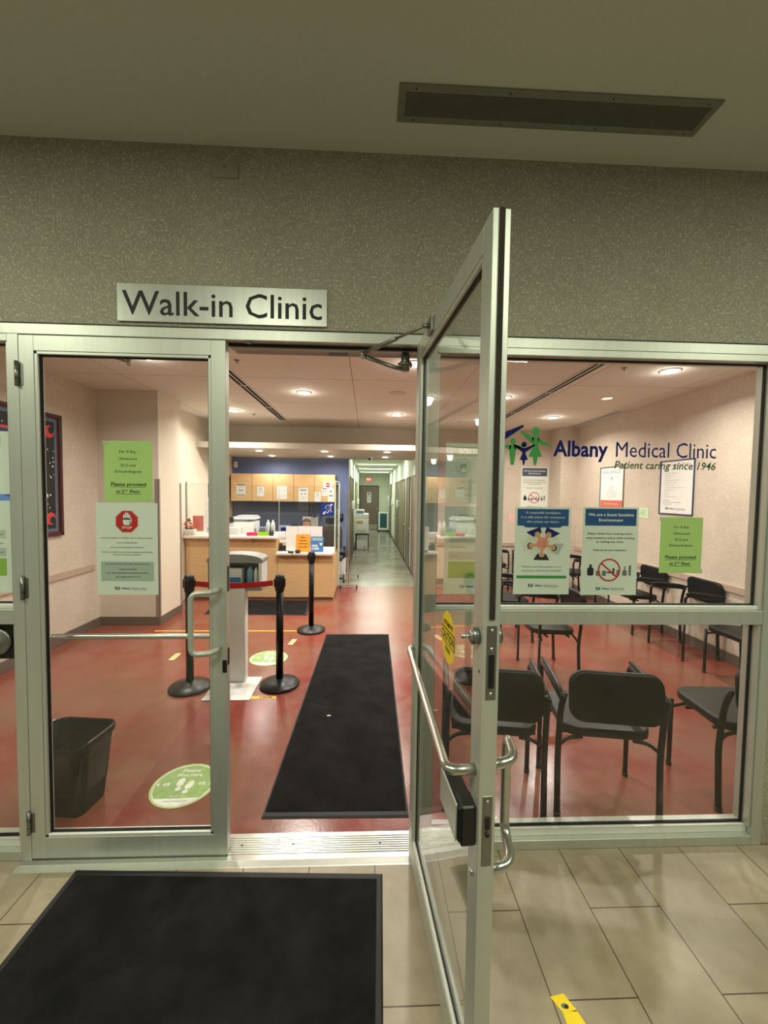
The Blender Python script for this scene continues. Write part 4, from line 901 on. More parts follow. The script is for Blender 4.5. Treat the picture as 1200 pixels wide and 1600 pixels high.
# wall cabinets
cx0, cw = -2.86, .433
for i in range(5):
    lab = ['leftmost maple wall cabinet with a banded notice', 'second maple wall cabinet from the left', 'middle maple wall cabinet with a plain white notice', 'fourth maple wall cabinet with a blue headed notice', 'rightmost maple wall cabinet with several notices'][i]
    t_ = thing('wall_cabinet', lab, 'cabinet', (cx0+cw*(i+.5), 6.65, 1.56), 0, 'maple wall cabinets over reception')
    b = MB(); b.box(-cw/2, cw/2, .020, .35, .02, .57, MAPLE_D, .001); b.box(-cw/2, cw/2, .018, .35, 0, .02, MAPLE_D); b.build('body', t_)
    b = MB(); b.box(-cw/2+.004, cw/2-.004, 0, .018, 0, .57, MAPLE, .002); b.build('door', t_)
YC = 6.6495
def note(px0, px1, y0, y1, label, kind):
    # picture measures converted on the cabinet-front plane
    s = Sheet(((px0+px1)/2, YC, (y0+y1)/2), XZ, px1-px0, y1-y0, WHITE); W = px1-px0; Hh = y1-y0
    if kind == 'band':
        s.rect(0, Hh*.42, W*.9, Hh*.1, TEALI, 1); s.text('Welcome', 0, Hh*.2, .018, RED); s.text('Clinic', 0, -Hh*.08, .035, DGREEN, fit=W*.6, bold=.03); s.text('please check in', 0, -Hh*.25, .014, INK); s.rect(0, -Hh*.42, W*.9, Hh*.07, TEALI, 1)
    elif kind == 'ear':
        s.ring(W*.0, Hh*.25, W*.2, W*.27, GREY, 2, 16); s.line(-W*.15, Hh*.33, W*.15, Hh*.17, .006, INK, 3); s.text('No Food', 0, Hh*-.05, .02, GREY); s.text('or Drink', 0, -Hh*.2, .02, GREY); s.text('thank you for your help', 0, -Hh*.38, .010, GREY, fit=W*.8)
    elif kind == 'txt':
        for q, L in enumerate(('We thank', 'you for your patience', 'while you wait', 'please', 'have your health', 'card ready for us')): s.text(L, 0, Hh*(.33-q*.14), .018, CORAL if q == 3 else GREY)
    elif kind == 'notice':
        s.rect(0, Hh*.36, W*.75, Hh*.13, BLUE2, 1); s.text('NOTICE', 0, Hh*.32, .025, WHITE, fit=W*.6)
        for u in (-.2, .2): s.ring(u*W, Hh*.08, W*.11, W*.14, GREY, 2, 16); s.rect(u*W, Hh*.08, W*.12, W*.08, GREY, 2)
        for q, L in enumerate(('No Cameras', 'No Cell Phones', 'No Video')): s.text(L, 0, -Hh*(.16+q*.12), .018, INK)
    elif kind == 'stop':
        s.rect(0, 0, W, Hh, GREY, 1); s.rect(0, 0, W*.93, Hh*.92, WHITE, 2); s.poly(oc(.052, 0, 0), RED, 3); s.text('STOP', 0, -.013, .026, WHITE, fit=.075, bold=.03, l=4)
    elif kind == 'hand':
        s.rect(0, Hh*.36, W*.8, Hh*.12, GREY, 1); s.text('Please', 0, -Hh*.22, .014, INK); s.text('read below', 0, -Hh*.36, .014, INK)
        for u in (-.2, .2): s.disc(u*W, Hh*.06, W*.13, SALMON, 2, n=12)
    elif kind == 'arrow':
        s.text('Stop here', 0, Hh*.4, .014, INK); s.disc(0, Hh*.28, W*.14, INK, 2, n=12); s.rect(0, -Hh*.05, W*.7, .02, INK, 2); s.text('wait to be called', 0, Hh*.08, .012, GREY, fit=W*.8); s.text('thank you', 0, -Hh*.3, .012, GREY)
    return s.done('posted_notice', label, 'notice', 'notices on the wall cabinets')
note(-2.745, -2.558, 1.665, 1.915, 'teal banded notice on the leftmost wall cabinet', 'band')
note(-2.31, -2.175, 1.665, 1.86, 'small notice with a crossed circle on the second wall cabinet', 'ear')
note(-1.905, -1.70, 1.61, 1.88, 'plain lettered white notice on the middle wall cabinet', 'txt')
note(-1.455, -1.265, 1.565, 1.84, 'blue headed NOTICE sheet on the fourth wall cabinet', 'notice')
note(-1.125, -.995, 1.565, 1.765, 'small crossed-circle sheet low on the rightmost wall cabinet', 'ear')
note(-.95, -.745, 1.845, 1.99, 'red STOP octagon notice on the rightmost wall cabinet', 'stop')
note(-.975, -.855, 1.69, 1.86, 'grey headed sheet just under the STOP notice', 'hand')
note(-.845, -.72, 1.565, 1.845, 'tall narrow arrow sheet at the right edge of the cabinets', 'arrow')
b = MB(); b.box(-2.915, -.72, 6.98, 6.997, .80, 1.62, SLATEB); tag(b.build('slate_panel'), 'slate blue panel under the wall cabinets', 'pinboard')  # thin sheet, darker and greyer than the blue wall behind it
t_ = thing('back_desk', 'dark back desk along the blue wall under the cabinets', 'desk', (-1.9, 6.7, 0))
b = MB(); b.box(-1.0, 1.15, -.30, .28, .74, .77, M('desk_grey', (120,112,108), .4), .003); b.build('desk_top', t_)
b = MB(); b.box(-1.0, -.97, -.28, .28, 0, .74, MAPLE, .002); b.box(1.12, 1.15, -.28, .28, 0, .74, MAPLE, .002); b.build('side_panel', t_)
for (x0, x1, z0, z1, lab, lines) in ((-2.235, -1.98, 1.33, 1.49, 'wide sheet of paper pinned left on the slate blue panel', 4), (-2.02, -1.77, 1.24, 1.53, 'tall typed sheet pinned right on the slate blue panel', 9)):
    s = Sheet(((x0+x1)/2, 6.983-.002*(lines > 5), (z0+z1)/2), XZ, x1-x0, z1-z0, M('grey_paper', (206,206,196), .7))
    for i in range(lines): s.line(-(x1-x0)*.4, (z1-z0)*(.38-i*.8/lines), (x1-x0)*.4, (z1-z0)*(.38-i*.8/lines), .003, GREY, 1)
    s.done('pinned_paper', lab, 'paper', 'papers on the pinboard')
# hearing loop signs
def tsign(x, y, z, wd, label):
    s = Sheet((x, y, z), XZ, wd, wd*.94, RBLUE, .003); k = wd/.22
    arc = [(.012+.046*math.cos(math.radians(a)), .024+.046*math.sin(math.radians(a))) for a in range(190, -30, -20)]+[(.040, -.012), (.020, -.030), (.010, -.052), (-.012, -.060)]
    for (u0, v0), (u1, v1) in zip(arc, arc[1:]): s.line(u0*k, v0*k, u1*k, v1*k, .016*k, WHITE, 1); s.disc(u1*k, v1*k, .008*k, WHITE, 1, n=10)
    s.line(-.075*k, -.080*k, -.040*k, -.045*k, .030*k, WHITE, 2); s.disc(-.040*k, -.045*k, .015*k, WHITE, 2, n=12)
    s.line(.045*k, .060*k, .078*k, .088*k, .030*k, WHITE, 2); s.disc(.045*k, .060*k, .015*k, WHITE, 2, n=12)
    for i in range(4): s.disc((-.022+.016*i)*k, (-.026+.017*i)*k, .005*k, WHITE, 2, n=8)
    s.text('T', .065*k, -.050*k, .026*k, WHITE, bold=.03, l=2)
    s.done('hearing_loop_sign', label, 'sign')
tsign(-.66, 4.742, 1.482, .215, 'blue hearing loop sign with a T on the right of the sneeze guard')
tsign(-2.46, 4.742, 1.765, .24, 'blue hearing loop sign cut off by the door stile at the left')
# white sheets on the right pane
for i in range(3):
    s = Sheet((-1.235+i*.198, 4.745, 1.0+.004*(i == 1)), XZ, .194, .40, WHITE)
    if i == 1:
        s.text('This end up', 0, .09, .008, GREY); s.line(-.05, .07, .07, .075, .004, GREY)
    s.done('white_sheet', ['left', 'middle', 'right'][i]+' of three blank white sheets on the sneeze guard', 'paper', 'white sheets on the sneeze guard')
s = Sheet((-1.385, 4.745, 1.005), XZ, .11, .14, WHITE); s.rect(-.01, -.01, .05, .05, LGREY, 1); s.rect(.035, -.01, .014, .03, INK, 1); s.done('small_card', 'small white card with a grey picture at the step of the counter', 'card')
s = Sheet((-1.045, 4.668, .93), (XZ[0], Vector((0, .12, .993))), .225, .285, ORANGE)
for i, L in enumerate(('Please', 'Stand before', 'the line until', 'next called')): s.text(L, 0, .085-i*.05, .018, INK, fit=.08+.03*min(i, 2), bold=.04)
s.done('orange_sign', 'orange instruction card standing on the low reception desk', 'sign')
s = Sheet((-.815, 4.66, .915), (XZ[0], Vector((0, .12, .993))), .205, .25, BLUE2)
s.rect(0, .095, .17, .012, MINTN, 1); s.rect(0, .07, .17, .01, MINTN, 1); s.text('WEAR', -.09, -.04, .034, WHITE, 'L', .10, .04); s.text('A MASK', -.09, -.085, .034, WHITE, 'L', .125, .04); s.poly([(.03, .02), (.085, .03), (.08, -.01), (.055, -.02)], MINTN, 1)
s.done('mask_sign', 'blue WEAR A MASK card on the low reception desk', 'sign')
for x, r_, lab, nm in ((-1.12, .045, 'round black conference puck on the low desk', 'speakerphone'),):
    b = MB(); b.lathe([(r_*.8, 0), (r_, .01), (r_, .03), (r_*.6, .046), (0, .05)], CHARC, n=24); tag(b.build(nm, None, (x, 4.62, .785)), lab, 'speaker')
b = MB(); b.box(-.045, .045, -.03, .03, 0, .022, BLK, .004); tag(b.build('card_reader', None, (-1.23, 4.62, .785)), 'flat black card reader at the front of the low desk', 'card reader')
b = MB(); b.tube(bend([(-1.21, 4.595, .79), (-1.20, 4.59, .74), (-1.28, 4.66, .66), (-1.4, 4.66, .70)], .04), .003, BLK, 6); tag(b.build('cable', None), 'thin black cable hanging down the desk front', 'cable')
t_ = thing('desk_phone', 'black desk phone beside the step of the counter', 'telephone', (-1.37, 4.86, .785))
b = MB(); b.prism([(-.08, 0), (.08, 0), (.08, .03), (-.08, .09)], (-.08, 0, 0), (0, 1, 0), (0, 0, 1), .16, BLK); b.build('phone_body', t_)
b = MB(); b.tube(bend([(-.07, -.05, .08), (-.07, -.02, .105), (-.07, .06, .105), (-.07, .09, .08)], .02), .016, BLK, 10); b.build('handset', t_)
# things on the tall counter
t_ = thing('multifunction_printer', 'white multifunction printer on the tall reception counter', 'printer', (-2.12, 5.15, 1.045))
b = MB(); b.box(-.21, .21, -.18, .18, 0, .205, WHP, .012, 2); b.build('printer_body', t_)
b = MB(); b.box(-.19, .22, -.19, .18, .235, .275, WHP, .008, 2); b.box(-.10, .20, -.12, .15, .28, .30, LGREY, .004); b.build('scanner_lid', t_)
b = MB(); b.box(-.13, .10, -.181, -.12, .206, .236, GREYP, .002); b.build('output_slot', t_)
b = MB(); b.box(-.21, -.13, -.22, -.15, .19, .28, CHARC, .004); b.build('control_panel', t_)
b = MB(); b.box(-.30, .08, -.10, .08, 0, .115, WHP, .006, 2); tag(b.build('white_box', None, (-2.20, 4.87, 1.0455)), 'long white box in front of the printer', 'box')
def tray(x, y, m, label):
    t_ = MB(); T = .004
    t_.box(-.075, .075, -.055, .055, 0, T, m); t_.prism([(-.075, 0), (.075, 0), (.083, .05), (-.083, .05)], (0, -.053, 0), (1, 0, 0), (0, 0, 1), T, m); t_.prism([(-.075, 0), (.075, 0), (.083, .05), (-.083, .05)], (0, .057, 0), (1, 0, 0), (0, 0, 1), T, m)
    for sx in (-1, 1): t_.box(sx*.079-.003, sx*.079+.003, -.055, .055, 0, .05, m)
    t_.box(-.07, .07, -.045, .05, .030, .040, m)
    return tag(t_.build('paper_tray', None, (x, y, 1.045)), label, 'tray')
tray(-1.855, 4.68, PINK, 'small bright pink tray on the tall counter'); tray(-1.685, 4.68, LIMEB, 'small lime green tray on the tall counter')
t_ = thing('pen_cup', 'dark pen cup with pens at the end of the tall counter', 'pen cup', (-1.555, 4.68, 1.045))
b = MB(); b.lathe([(.034, 0), (.038, .09), (.034, .09), (.030, .01)], CHARC, n=20); b.build('cup', t_)
for i in range(4): b = MB(); b.tube([(.01*(i-1.5), .005*(i % 2), .02), (.014*(i-1.5), .012*(i % 2)-.006, .135+.008*(i % 3))], .004, [BLK, NAVY, LGREY, BLK][i], 8); b.build('pen', t_)
b = MB(); b.box(-.06, .06, 0, .004, 0, .20, ACRYL); b.box(-.06, .06, -.04, -.036, 0, .10, ACRYL); b.box(-.06, .06, -.04, .004, 0, .004, ACRYL); b.box(-.05, .05, -.03, -.005, .004, .12, GREYP); tag(b.build('brochure_holder', None, (-1.74, 4.86, 1.045)), 'clear brochure holder behind the lime tray', 'holder')
for x, q in ((-1.66, 'left'), (-1.58, 'right')):
    b = MB(); b.lathe([(.034, 0), (.034, .15), (.03, .19), (.014, .215), (.012, .24), (0, .241)], WHP, n=18); tag(b.build('spray_bottle', None, (x, 4.90, 1.045)), q+' of two tall white bottles on the tall counter', 'bottle', 'white bottles on the counter')
for i in range(4):
    b = MB(); b.box(-.09, .09, -.07, .07, 0, .028, [BLUE2, INK, NAVY, BLUE2][i], .004); b.box(-.088, .088, -.072, .068, .005, .022, WHITE)
    tag(b.build('folder', None, (-1.77+.008*i*(-1)**i, 5.03, 1.045+.0285*i), .06*(-1)**i), ['lowest', 'second lowest', 'second highest', 'topmost'][i]+' folder in the stack beside the printer', 'folder', 'folders stacked beside the printer')
# planter with autumn leaves
t_ = thing('leaf_planter', 'whitish pot of red and orange maple leaves at the left counter end', 'planter', (-2.84, 4.67, 1.045))
b = MB(); b.box(-.07, .085, -.055, .055, 0, .10, M('pot_stone', (206,204,192), .7, 0, .08, 40), .014, 2); b.box(-.058, .073, -.048, .048, .095, .102, M('soil', (60,44,34), .9)); b.build('pot', t_)
leafp = []
for i in range(5):
    a = PI/2+i*2*PI/5
    leafp += [(math.cos(a-.25)*.55, math.sin(a-.25)*.55), (math.cos(a)*1.0, math.sin(a)*1.0), (math.cos(a+.25)*.55, math.sin(a+.25)*.55), (math.cos(a+PI/5)*.3, math.sin(a+PI/5)*.3)]
for i, (x, z, sz, mm) in enumerate(((-.01, .24, .055, 'brown'), (-.055, .18, .05, 'red'), (.05, .15, .05, 'orange'), (.0, .15, .035, 'cream'), (.055, .125, .04, 'orange'), (-.04, .12, .045, 'brown'), (.02, .19, .04, 'red'), (.02, .12, .04, 'brown'))):
    mcol = {'brown': (84,42,34), 'red': (200,70,50), 'orange': (240,150,70), 'cream': (236,212,206)}[mm]
    b = MB(); b.T = Matrix.Translation((x, -.02-.012*(i % 3), z)) @ Matrix.Rotation(.4*(-1)**i, 4, 'Y') @ Matrix.Rotation(.2*(i % 3-1), 4, 'Z')
    b.prism([(p[0]*sz, p[1]*sz) for p in leafp], (0, 0, 0), (1, 0, 0), (0, 0, 1), .002, M('leaf_'+mm, mcol, .7)); b.T = Matrix.Identity(4)
    b.tube([(x, -.015, z-.01), (x*.5, 0, .10)], .002, M('leaf_brown', (84,42,34), .7), 6); b.build('leaf', t_)
s = Sheet((-2.765, 4.795, 1.225), XZ, .17, .25, CORAL); [s.line(-.05, .07-i*.03, .05, .07-i*.03, .002, SALMON, 1) for i in range(5)]; s.done('coral_sheet', 'coral pink sheet standing behind the leaf planter', 'paper')
s = Sheet((-2.545, 4.735, 1.33), XZ, .20, .56, WHITE); s.rect(0, -.2, .12, .08, LGREY, 1); s.text('Please wear a mask', 0, .1, .010, GREY); s.done('hanging_paper', 'long white papers hanging on the guard beside the door stile', 'paper')
b = MB(); b.box(-.06, .06, -.03, .03, 0, .025, BLK, .004); tag(b.build('stapler', None, (-2.46, 4.655, 1.045)), 'small black box on the counter edge beside the door stile', 'stapler')
# objects on the back desk
def onto(name, b, x, y, lab, cat, z=.77): return tag(b.build(name, None, (x, y, z)), lab, cat)
b = MB(); b.box(-.24, .24, -.1, .12, .14, .16, BLK, .003); b.box(-.24, -.22, -.1, .12, 0, .14, BLK); b.box(.22, .24, -.1, .12, 0, .14, BLK); b.box(-.22, .22, .1, .12, 0, .14, BLK); b.box(-.12, .14, -.06, .08, 0.001, .05, CHARC, .004)
onto('monitor_stand', b, -1.55, 6.65, 'black desk riser on the back desk', 'stand')
b = MB(); b.box(-.10, .10, -.04, .04, 0, .13, M('pale_blue_box', (150,160,200), .5), .004); b.box(-.07, .05, -.042, -.04, .02, .09, NAVY); onto('tissue_box', b, -1.735, 6.60, 'pale blue printed box on the desk riser', 'box', .93+.0005)
t_ = thing('pen_holder', 'black holder with pens on the desk riser', 'pen cup', (-1.53, 6.62, .9305))
b = MB(); b.box(-.06, .06, -.04, .04, 0, .10, BLK, .003); b.build('cup', t_)
for i in range(5): b = MB(); b.tube([(-.04+i*.02, 0, .05), (-.045+i*.022, 0, .20+.02*(i % 2))], .006, BLK, 8); b.build('pen', t_)
for i, (x0, wd, m_, q) in enumerate(((-1.33, .17, WHITE, 'white document sheet leaning at the back of the desk'), (-1.16, .16, LGREY, 'grey clipboard leaning at the back of the desk'))):
    s = Sheet((x0, 6.94, 1.08), XZ, wd, .30, m_, .004); [s.line(-wd*.3, .08-k*.04, wd*.3, .08-k*.04, .004, GREY, 1) for k in range(4)]
    if i: s.rect(0, .14, .08, .02, INK, 2)
    s.done('clipboard' if i else 'document_sheet', q, 'paper')
b = MB(); b.lathe([(.04, 0), (.044, .02), (.04, .16), (.018, .22), (.016, .25), (0, .252)], M('tan_bottle', (150,124,96), .4), n=16); onto('soap_bottle', b, -1.19, 6.55, 'tan bottle on the back desk', 'bottle')
b = MB(); b.box(-.10, .10, -.05, .05, 0, .16, WHP, .006); b.box(-.07, .07, -.052, -.05, .04, .12, LGREY); onto('white_box', b, -.86, 6.62, 'white box on the back desk below the hearing loop sign', 'box', .77)
for x, q in ((-1.23, 'left'), (-.97, 'right')):
    b = MB(); b.tube(bend([(-.05, 0, -.22), (-.05, 0, .12), (.04, 0, .12), (.04, 0, -.02)], .05, 6), .007, BLK, 8); b.tube(bend([(0, 0, -.12), (.01, 0, -.05), (.04, 0, -.02), (.07, 0, -.05), (.075, 0, -.11)], .03), .007, BLK, 8)
    tag(b.build('stethoscope', None, (x, 6.96, 1.36)), q+' black stethoscope hanging on the slate blue panel', 'stethoscope', 'stethoscopes on the pinboard')
# office chair
t_ = thing('office_chair', 'black mesh office chair at the reception desk', 'chair', (-.71, 6.0, 0), .0); t_.scale = (.9, .9, 1)
b = MB()
for i in range(5): a = i*2*PI/5; b.tube([(0, 0, .10), (math.cos(a)*.28, math.sin(a)*.28, .07)], [.025, .015], BLK, 8); b.lathe([(.022, 0), (.022, .05)], BLK, (math.cos(a)*.28, math.sin(a)*.28, 0), 10)
b.build('base', t_); b = MB(); b.tube([(0, 0, .1), (0, 0, .44)], .025, BLKM, 12); b.build('column', t_)
b = MB(); pad(b, .5, .48, .1, .07, CHARC, Matrix.Translation((0, 0, .44))); b.build('seat', t_)
b = MB(); pad(b, .46, .50, .10, .03, M('mesh_back', (70,62,56), .8), Matrix.Translation((0, .24, .86)) @ Matrix.Rotation(PI/2+.1, 4, 'X')); b.build('backrest', t_)
b = MB(); pad(b, .30, .14, .05, .04, BLK, Matrix.Translation((0, .28, 1.20)) @ Matrix.Rotation(PI/2+.1, 4, 'X')); b.build('headrest', t_)
for sx in (-1, 1): b = MB(); b.tube(bend([(sx*.22, .05, .46), (sx*.29, .05, .48), (sx*.29, .05, .68)], .04), .015, BLK, 8); b.box(sx*.29-.03, sx*.29+.03, -.1, .14, .68, .71, BLK, .008, 2); b.build('armrest', t_)
# ------------------------------------------------------------------ receptionist
def skin_body(name, verts, edges, radii, mat, parent=None, sub=2):
    me = bpy.data.meshes.new(name); me.from_pydata(verts, edges, []); me.materials.append(mat)
    o = bpy.data.objects.new(name, me); C.objects.link(o)
    if parent: o.parent = parent
    md = o.modifiers.new('skin', 'SKIN'); md.use_smooth_shade = True; md.branch_smoothing = .6
    for i, r_ in enumerate(radii): me.skin_vertices[0].data[i].radius = r_ if isinstance(r_, tuple) else (r_, r_)
    me.skin_vertices[0].data[0].use_root = True
    sb = o.modifiers.new('sub', 'SUBSURF'); sb.levels = sub; sb.render_levels = sub
    return o
def ensure_skin(me):
    if not me.skin_vertices:
        bm_ = bmesh.new(); bm_.from_mesh(me); bm_.verts.layers.skin.verify(); bm_.to_mesh(me); bm_.free()
def person():
    t_ = thing('person', 'seated receptionist with dark tied-back hair looking down behind white sheets', 'person', (-1.16, 5.92, 0))
    # facing -Y (towards the counter), seated: pelvis z .50
    V = [(0, 0, .50), (0, -.01, .66), (0, -.02, .82), (0, -.02, .95), (0, -.03, 1.02), (0, -.055, 1.08),
         (.17, -.02, .93), (.23, -.10, .72), (.17, -.26, .66), (.13, -.30, .66),
         (-.17, -.02, .93), (-.23, -.10, .72), (-.17, -.26, .66), (-.13, -.30, .66),
         (.10, -.02, .48), (.13, -.40, .50), (.13, -.42, .10), (.13, -.50, .05),
         (-.10, -.02, .48), (-.13, -.40, .50), (-.13, -.42, .10), (-.13, -.50, .05)]
    E_ = [(0, 1), (1, 2), (2, 3), (3, 4), (4, 5), (3, 6), (6, 7), (7, 8), (8, 9), (3, 10), (10, 11), (11, 12), (12, 13), (0, 14), (14, 15), (15, 16), (16, 17), (0, 18), (18, 19), (19, 20), (20, 21)]
    Rd = [(.15, .11), (.13, .095), (.15, .10), (.11, .075), .05, .048, .058, .042, .032, .028, .058, .042, .032, .028, .085, .06, .045, .04, .085, .06, .045, .04]
    me = bpy.data.meshes.new('body'); me.from_pydata(V, E_, []); ensure_skin(me); me.materials.append(CLOTH)
    o = bpy.data.objects.new('body', me); C.objects.link(o); o.parent = t_
    for i, r_ in enumerate(Rd): me.skin_vertices[0].data[i].radius = r_ if isinstance(r_, tuple) else (r_, r_)
    me.skin_vertices[0].data[0].use_root = True
    md = o.modifiers.new('skin', 'SKIN'); md.use_smooth_shade = True
    sb = o.modifiers.new('sub', 'SUBSURF'); sb.levels = 2; sb.render_levels = 2
    # head
    HC_ = Vector((0, -.09, 1.155)); Rx, Ry, Rz = .074, .092, .108
    b = MB(); b.T = Matrix.Translation(HC_) @ Matrix.Rotation(.22, 4, 'X')
    n, m_ = 28, 20; vs = []; fs = []
    for j in range(m_+1):
        p = PI*j/m_; z = math.cos(p)
        for i in range(n):
            a = 2*PI*i/n; x = math.sin(p)*math.cos(a); y = math.sin(p)*math.sin(a)
            X, Y, Z = x*Rx, y*Ry, z*Rz
            if z < 0: X *= 1-.28*(-z)**1.5; Y *= 1-.12*(-z)
            if y < 0:   # face
                Y += .010*math.exp(-((x-.42)**2+(z-.08)**2)/.02)+.010*math.exp(-((x+.42)**2+(z-.08)**2)/.02)   # eye sockets
                Y -= .024*math.exp(-(x*x)/.02-((z+.18)**2)/.03)  # nose
                Y -= .006*math.exp(-(x*x)/.06-((z+.48)**2)/.006)  # lips
                Y -= .008*math.exp(-(x*x)/.12-((z+.85)**2)/.02)  # chin
            vs.append((X, Y, Z))
    for j in range(m_):
        for i in range(n): fs.append((j*n+i, j*n+(i+1) % n, (j+1)*n+(i+1) % n, (j+1)*n+i))
    b.add(vs, fs, SKIN, True)
    for sx in (-1, 1):
        b.T = Matrix.Translation(HC_) @ Matrix.Rotation(.22, 4, 'X') @ Matrix.Translation((sx*.074, .005, -.01)) @ Matrix.Rotation(PI/2, 4, 'Y')
        b.lathe([(.0, -.004), (.016, -.006), (.020, 0), (.014, .006), (.0, .003)], SKIN, n=14, sx=1.5)
    b.T = Matrix.Identity(4)
    b.tube([(0, -.03, 1.02), (0, -.07, 1.12)], [.05, .045], SKIN, 14)
    b.build('head', t_)
    b = MB(); b.T = Matrix.Translation(HC_) @ Matrix.Rotation(.22, 4, 'X')
    for sx in (-1, 1):
        b.lathe([(.0, -.010), (.010, -.004), (.010, .004), (.0, .010)], WHITE, (sx*.030, -.078, .008), 10); b.lathe([(.0, -.005), (.004, 0), (0, .005)], INK, (sx*.030, -.0885, .006), 8)
        b.tube([(sx*.014, -.092, .028), (sx*.030, -.092, .034), (sx*.046, -.078, .028)], .003, HAIR, 6)
    b.build('eyes', t_)
    b = MB(); b.T = Matrix.Translation(HC_) @ Matrix.Rotation(.22, 4, 'X'); vs = []; fs = []
    for j in range(13):
        for i in range(n):
            a = 2*PI*i/n; y = math.sin(a); lim = PI*(.30 if y < -.2 else .52+.20*max(0, y)); p = lim*j/12
            k = 1.07+.01*math.sin(a*14)
            vs.append((math.sin(p)*math.cos(a)*Rx*k*1.02, math.sin(p)*y*Ry*k, math.cos(p)*Rz*k))
    for j in range(12):
        for i in range(n): fs.append((j*n+i, j*n+(i+1) % n, (j+1)*n+(i+1) % n, (j+1)*n+i))
    b.add(vs, fs, HAIR, True); b.lathe([(0, -.035), (.03, -.02), (.035, 0), (.03, .02), (0, .035)], HAIR, (0, .105, .01), 14); b.build('hair', t_)
    for sx in (-1, 1):   # hands resting on the desk behind the sheets
        b = MB(); w0 = Vector((sx*.13, -.30, .655)); b.tube([w0+Vector((0, .03, 0)), w0, w0+Vector((0, -.045, .0)), w0+Vector((0, -.085, -.002))], [.024, .026, .036, .034], SKIN, 12, flat=.45)
        for f in range(4):
            x = (f-1.5)*.017; L = (.060, .072, .076, .066)[f if sx > 0 else 3-f]
            p = w0+Vector((x, -.078, 0)); b.tube([p, p+Vector((x*.1, -L*.45, .008)), p+Vector((x*.15, -L*.8, .002)), p+Vector((x*.15, -L, -.008))], [.0088, .0082, .0075, .006], SKIN, 8)
        p = w0+Vector((-sx*.026, -.02, 0)); b.tube([p, p+Vector((-sx*.022, -.025, .004)), p+Vector((-sx*.03, -.05, 0))], [.011, .010, .0075], SKIN, 8)
        b.build('hand', t_)
person()
# ------------------------------------------------------------------ beside reception
def bin2():
    t_ = thing('waste_bin', 'white waste bin with a black bag by the blue wall', 'waste bin', (-.555, 6.83, 0))
    b = MB(); b.prism(rr(.19, .20, .03), (0, 0, 0), (1, 0, 0), (0, 1, 0), .02, WHP)
    n = 28; P0 = rr(.17, .19, .03, 6); P1_ = rr(.215, .24, .035, 6); vs = [(x, y, 0) for x, y in P0]+[(x, y, .42) for x, y in P1_]; n = len(P0)
    b.add(vs, [(i, (i+1) % n, n+(i+1) % n, n+i) for i in range(n)], WHP, True); b.build('bin_body', t_)
    b = MB(); vs = []
    for k, z in ((1.04, .385), (1.06, .43), (.95, .455), (.8, .40)):
        for x, y in P1_: vs.append((x*k, y*k, z+random.uniform(-.01, .012)))
    b.add(vs, [(j*n+i, j*n+(i+1) % n, (j+1)*n+(i+1) % n, (j+1)*n+i) for j in range(3) for i in range(n)], BAG, True); b.build('bin_liner', t_)
bin2()
b = MB(); b.box(-.06, .06, -.03, 0, -.08, .08, BLK, .006); b.box(-.04, .04, -.032, -.03, -.005, .02, GREY); b.box(-.04, .04, -.032, -.03, .045, .06, GREY); tag(b.build('wall_file', None, (-.60, 7.0, 1.22)), 'black wall pocket on the blue wall right of reception', 'wall pocket')
t_ = thing('rolling_screen', 'clear rolling acrylic barrier on castors at the corridor mouth', 'screen', (-.34, 5.96, 0))
for y, xo in ((.495, 0), (-.485, .0)):
    b = MB(); b.box(-.165, .165, y-.012, y+.012, .055, .075, ALU_B, .002); ft = b.build('foot', t_)
    for x in (-.15, .15):
        b = MB(); b.T = Matrix.Translation((x, y, .028)) @ Matrix.Rotation(PI/2, 4, 'Y'); b.lathe([(.022, -.012), (.028, -.009), (.028, .009), (.022, .012)], BLK, n=16); b.T = Matrix.Identity(4); b.box(x-.008, x+.008, y-.01, y+.01, .03, .058, BLK); b.build('castor', ft)
b = MB(); b.box(-.012, .012, -.50, -.47, .075, 2.03, ALU_B, .002); b.build('post', t_)
b = MB(); b.box(-.10, -.075, .48, .51, .075, 1.80, ALU_B, .002); b.build('post', t_)
b = MB(); b.add([(0, -.47, .15), (-.085, .48, .15), (-.085, .48, 1.78), (0, -.47, 1.95), (.005, -.47, .15), (-.08, .48, .15), (-.08, .48, 1.78), (.005, -.47, 1.95)], [(0, 1, 2, 3), (7, 6, 5, 4), (0, 4, 5, 1), (3, 2, 6, 7), (0, 3, 7, 4), (1, 5, 6, 2)], ACRYL); b.build('pane', t_)
# ------------------------------------------------------------------ corridor
t_ = thing('door_3', 'closed taupe door at the end of the corridor with a paper notice', 'door', (.055, 17.6, 0), kind='structure')
b = MB(); b.box(-.47, -.43, -.03, 0, 0, 2.13, FRAMEB, .003); b.box(.43, .47, -.03, 0, 0, 2.13, FRAMEB, .003); b.box(-.47, .47, -.03, 0, 2.09, 2.14, FRAMEB, .003); b.build('door_frame', t_)
b = MB(); b.box(-.43, .43, -.02, 0, .01, 2.09, DOORB, .002); dp = b.build('door_panel', t_)
b = MB(); b.box(-.42, .42, -.024, -.02, .02, .26, ALU_B, .001); b.build('kick_plate', dp)
b = MB(); b.tube(bend([(.36, -.02, 1.0), (.36, -.07, 1.0), (.26, -.07, 1.0)], .02), .012, ALU_B, 10); b.box(.34, .385, -.024, -.02, .95, 1.06, ALU_B); b.build('door_handle', dp)
s = Sheet((.05, 17.578, 1.56), XZ, .20, .50, WHITE); s.rect(0, .17, .09, .06, INK, 1)
for i in range(4): s.line(-.05, .08-i*.07, .05, .08-i*.07, .012, GREY, 1)
s.done('door_notice', 'long white notice on the door at the corridor end', 'notice')
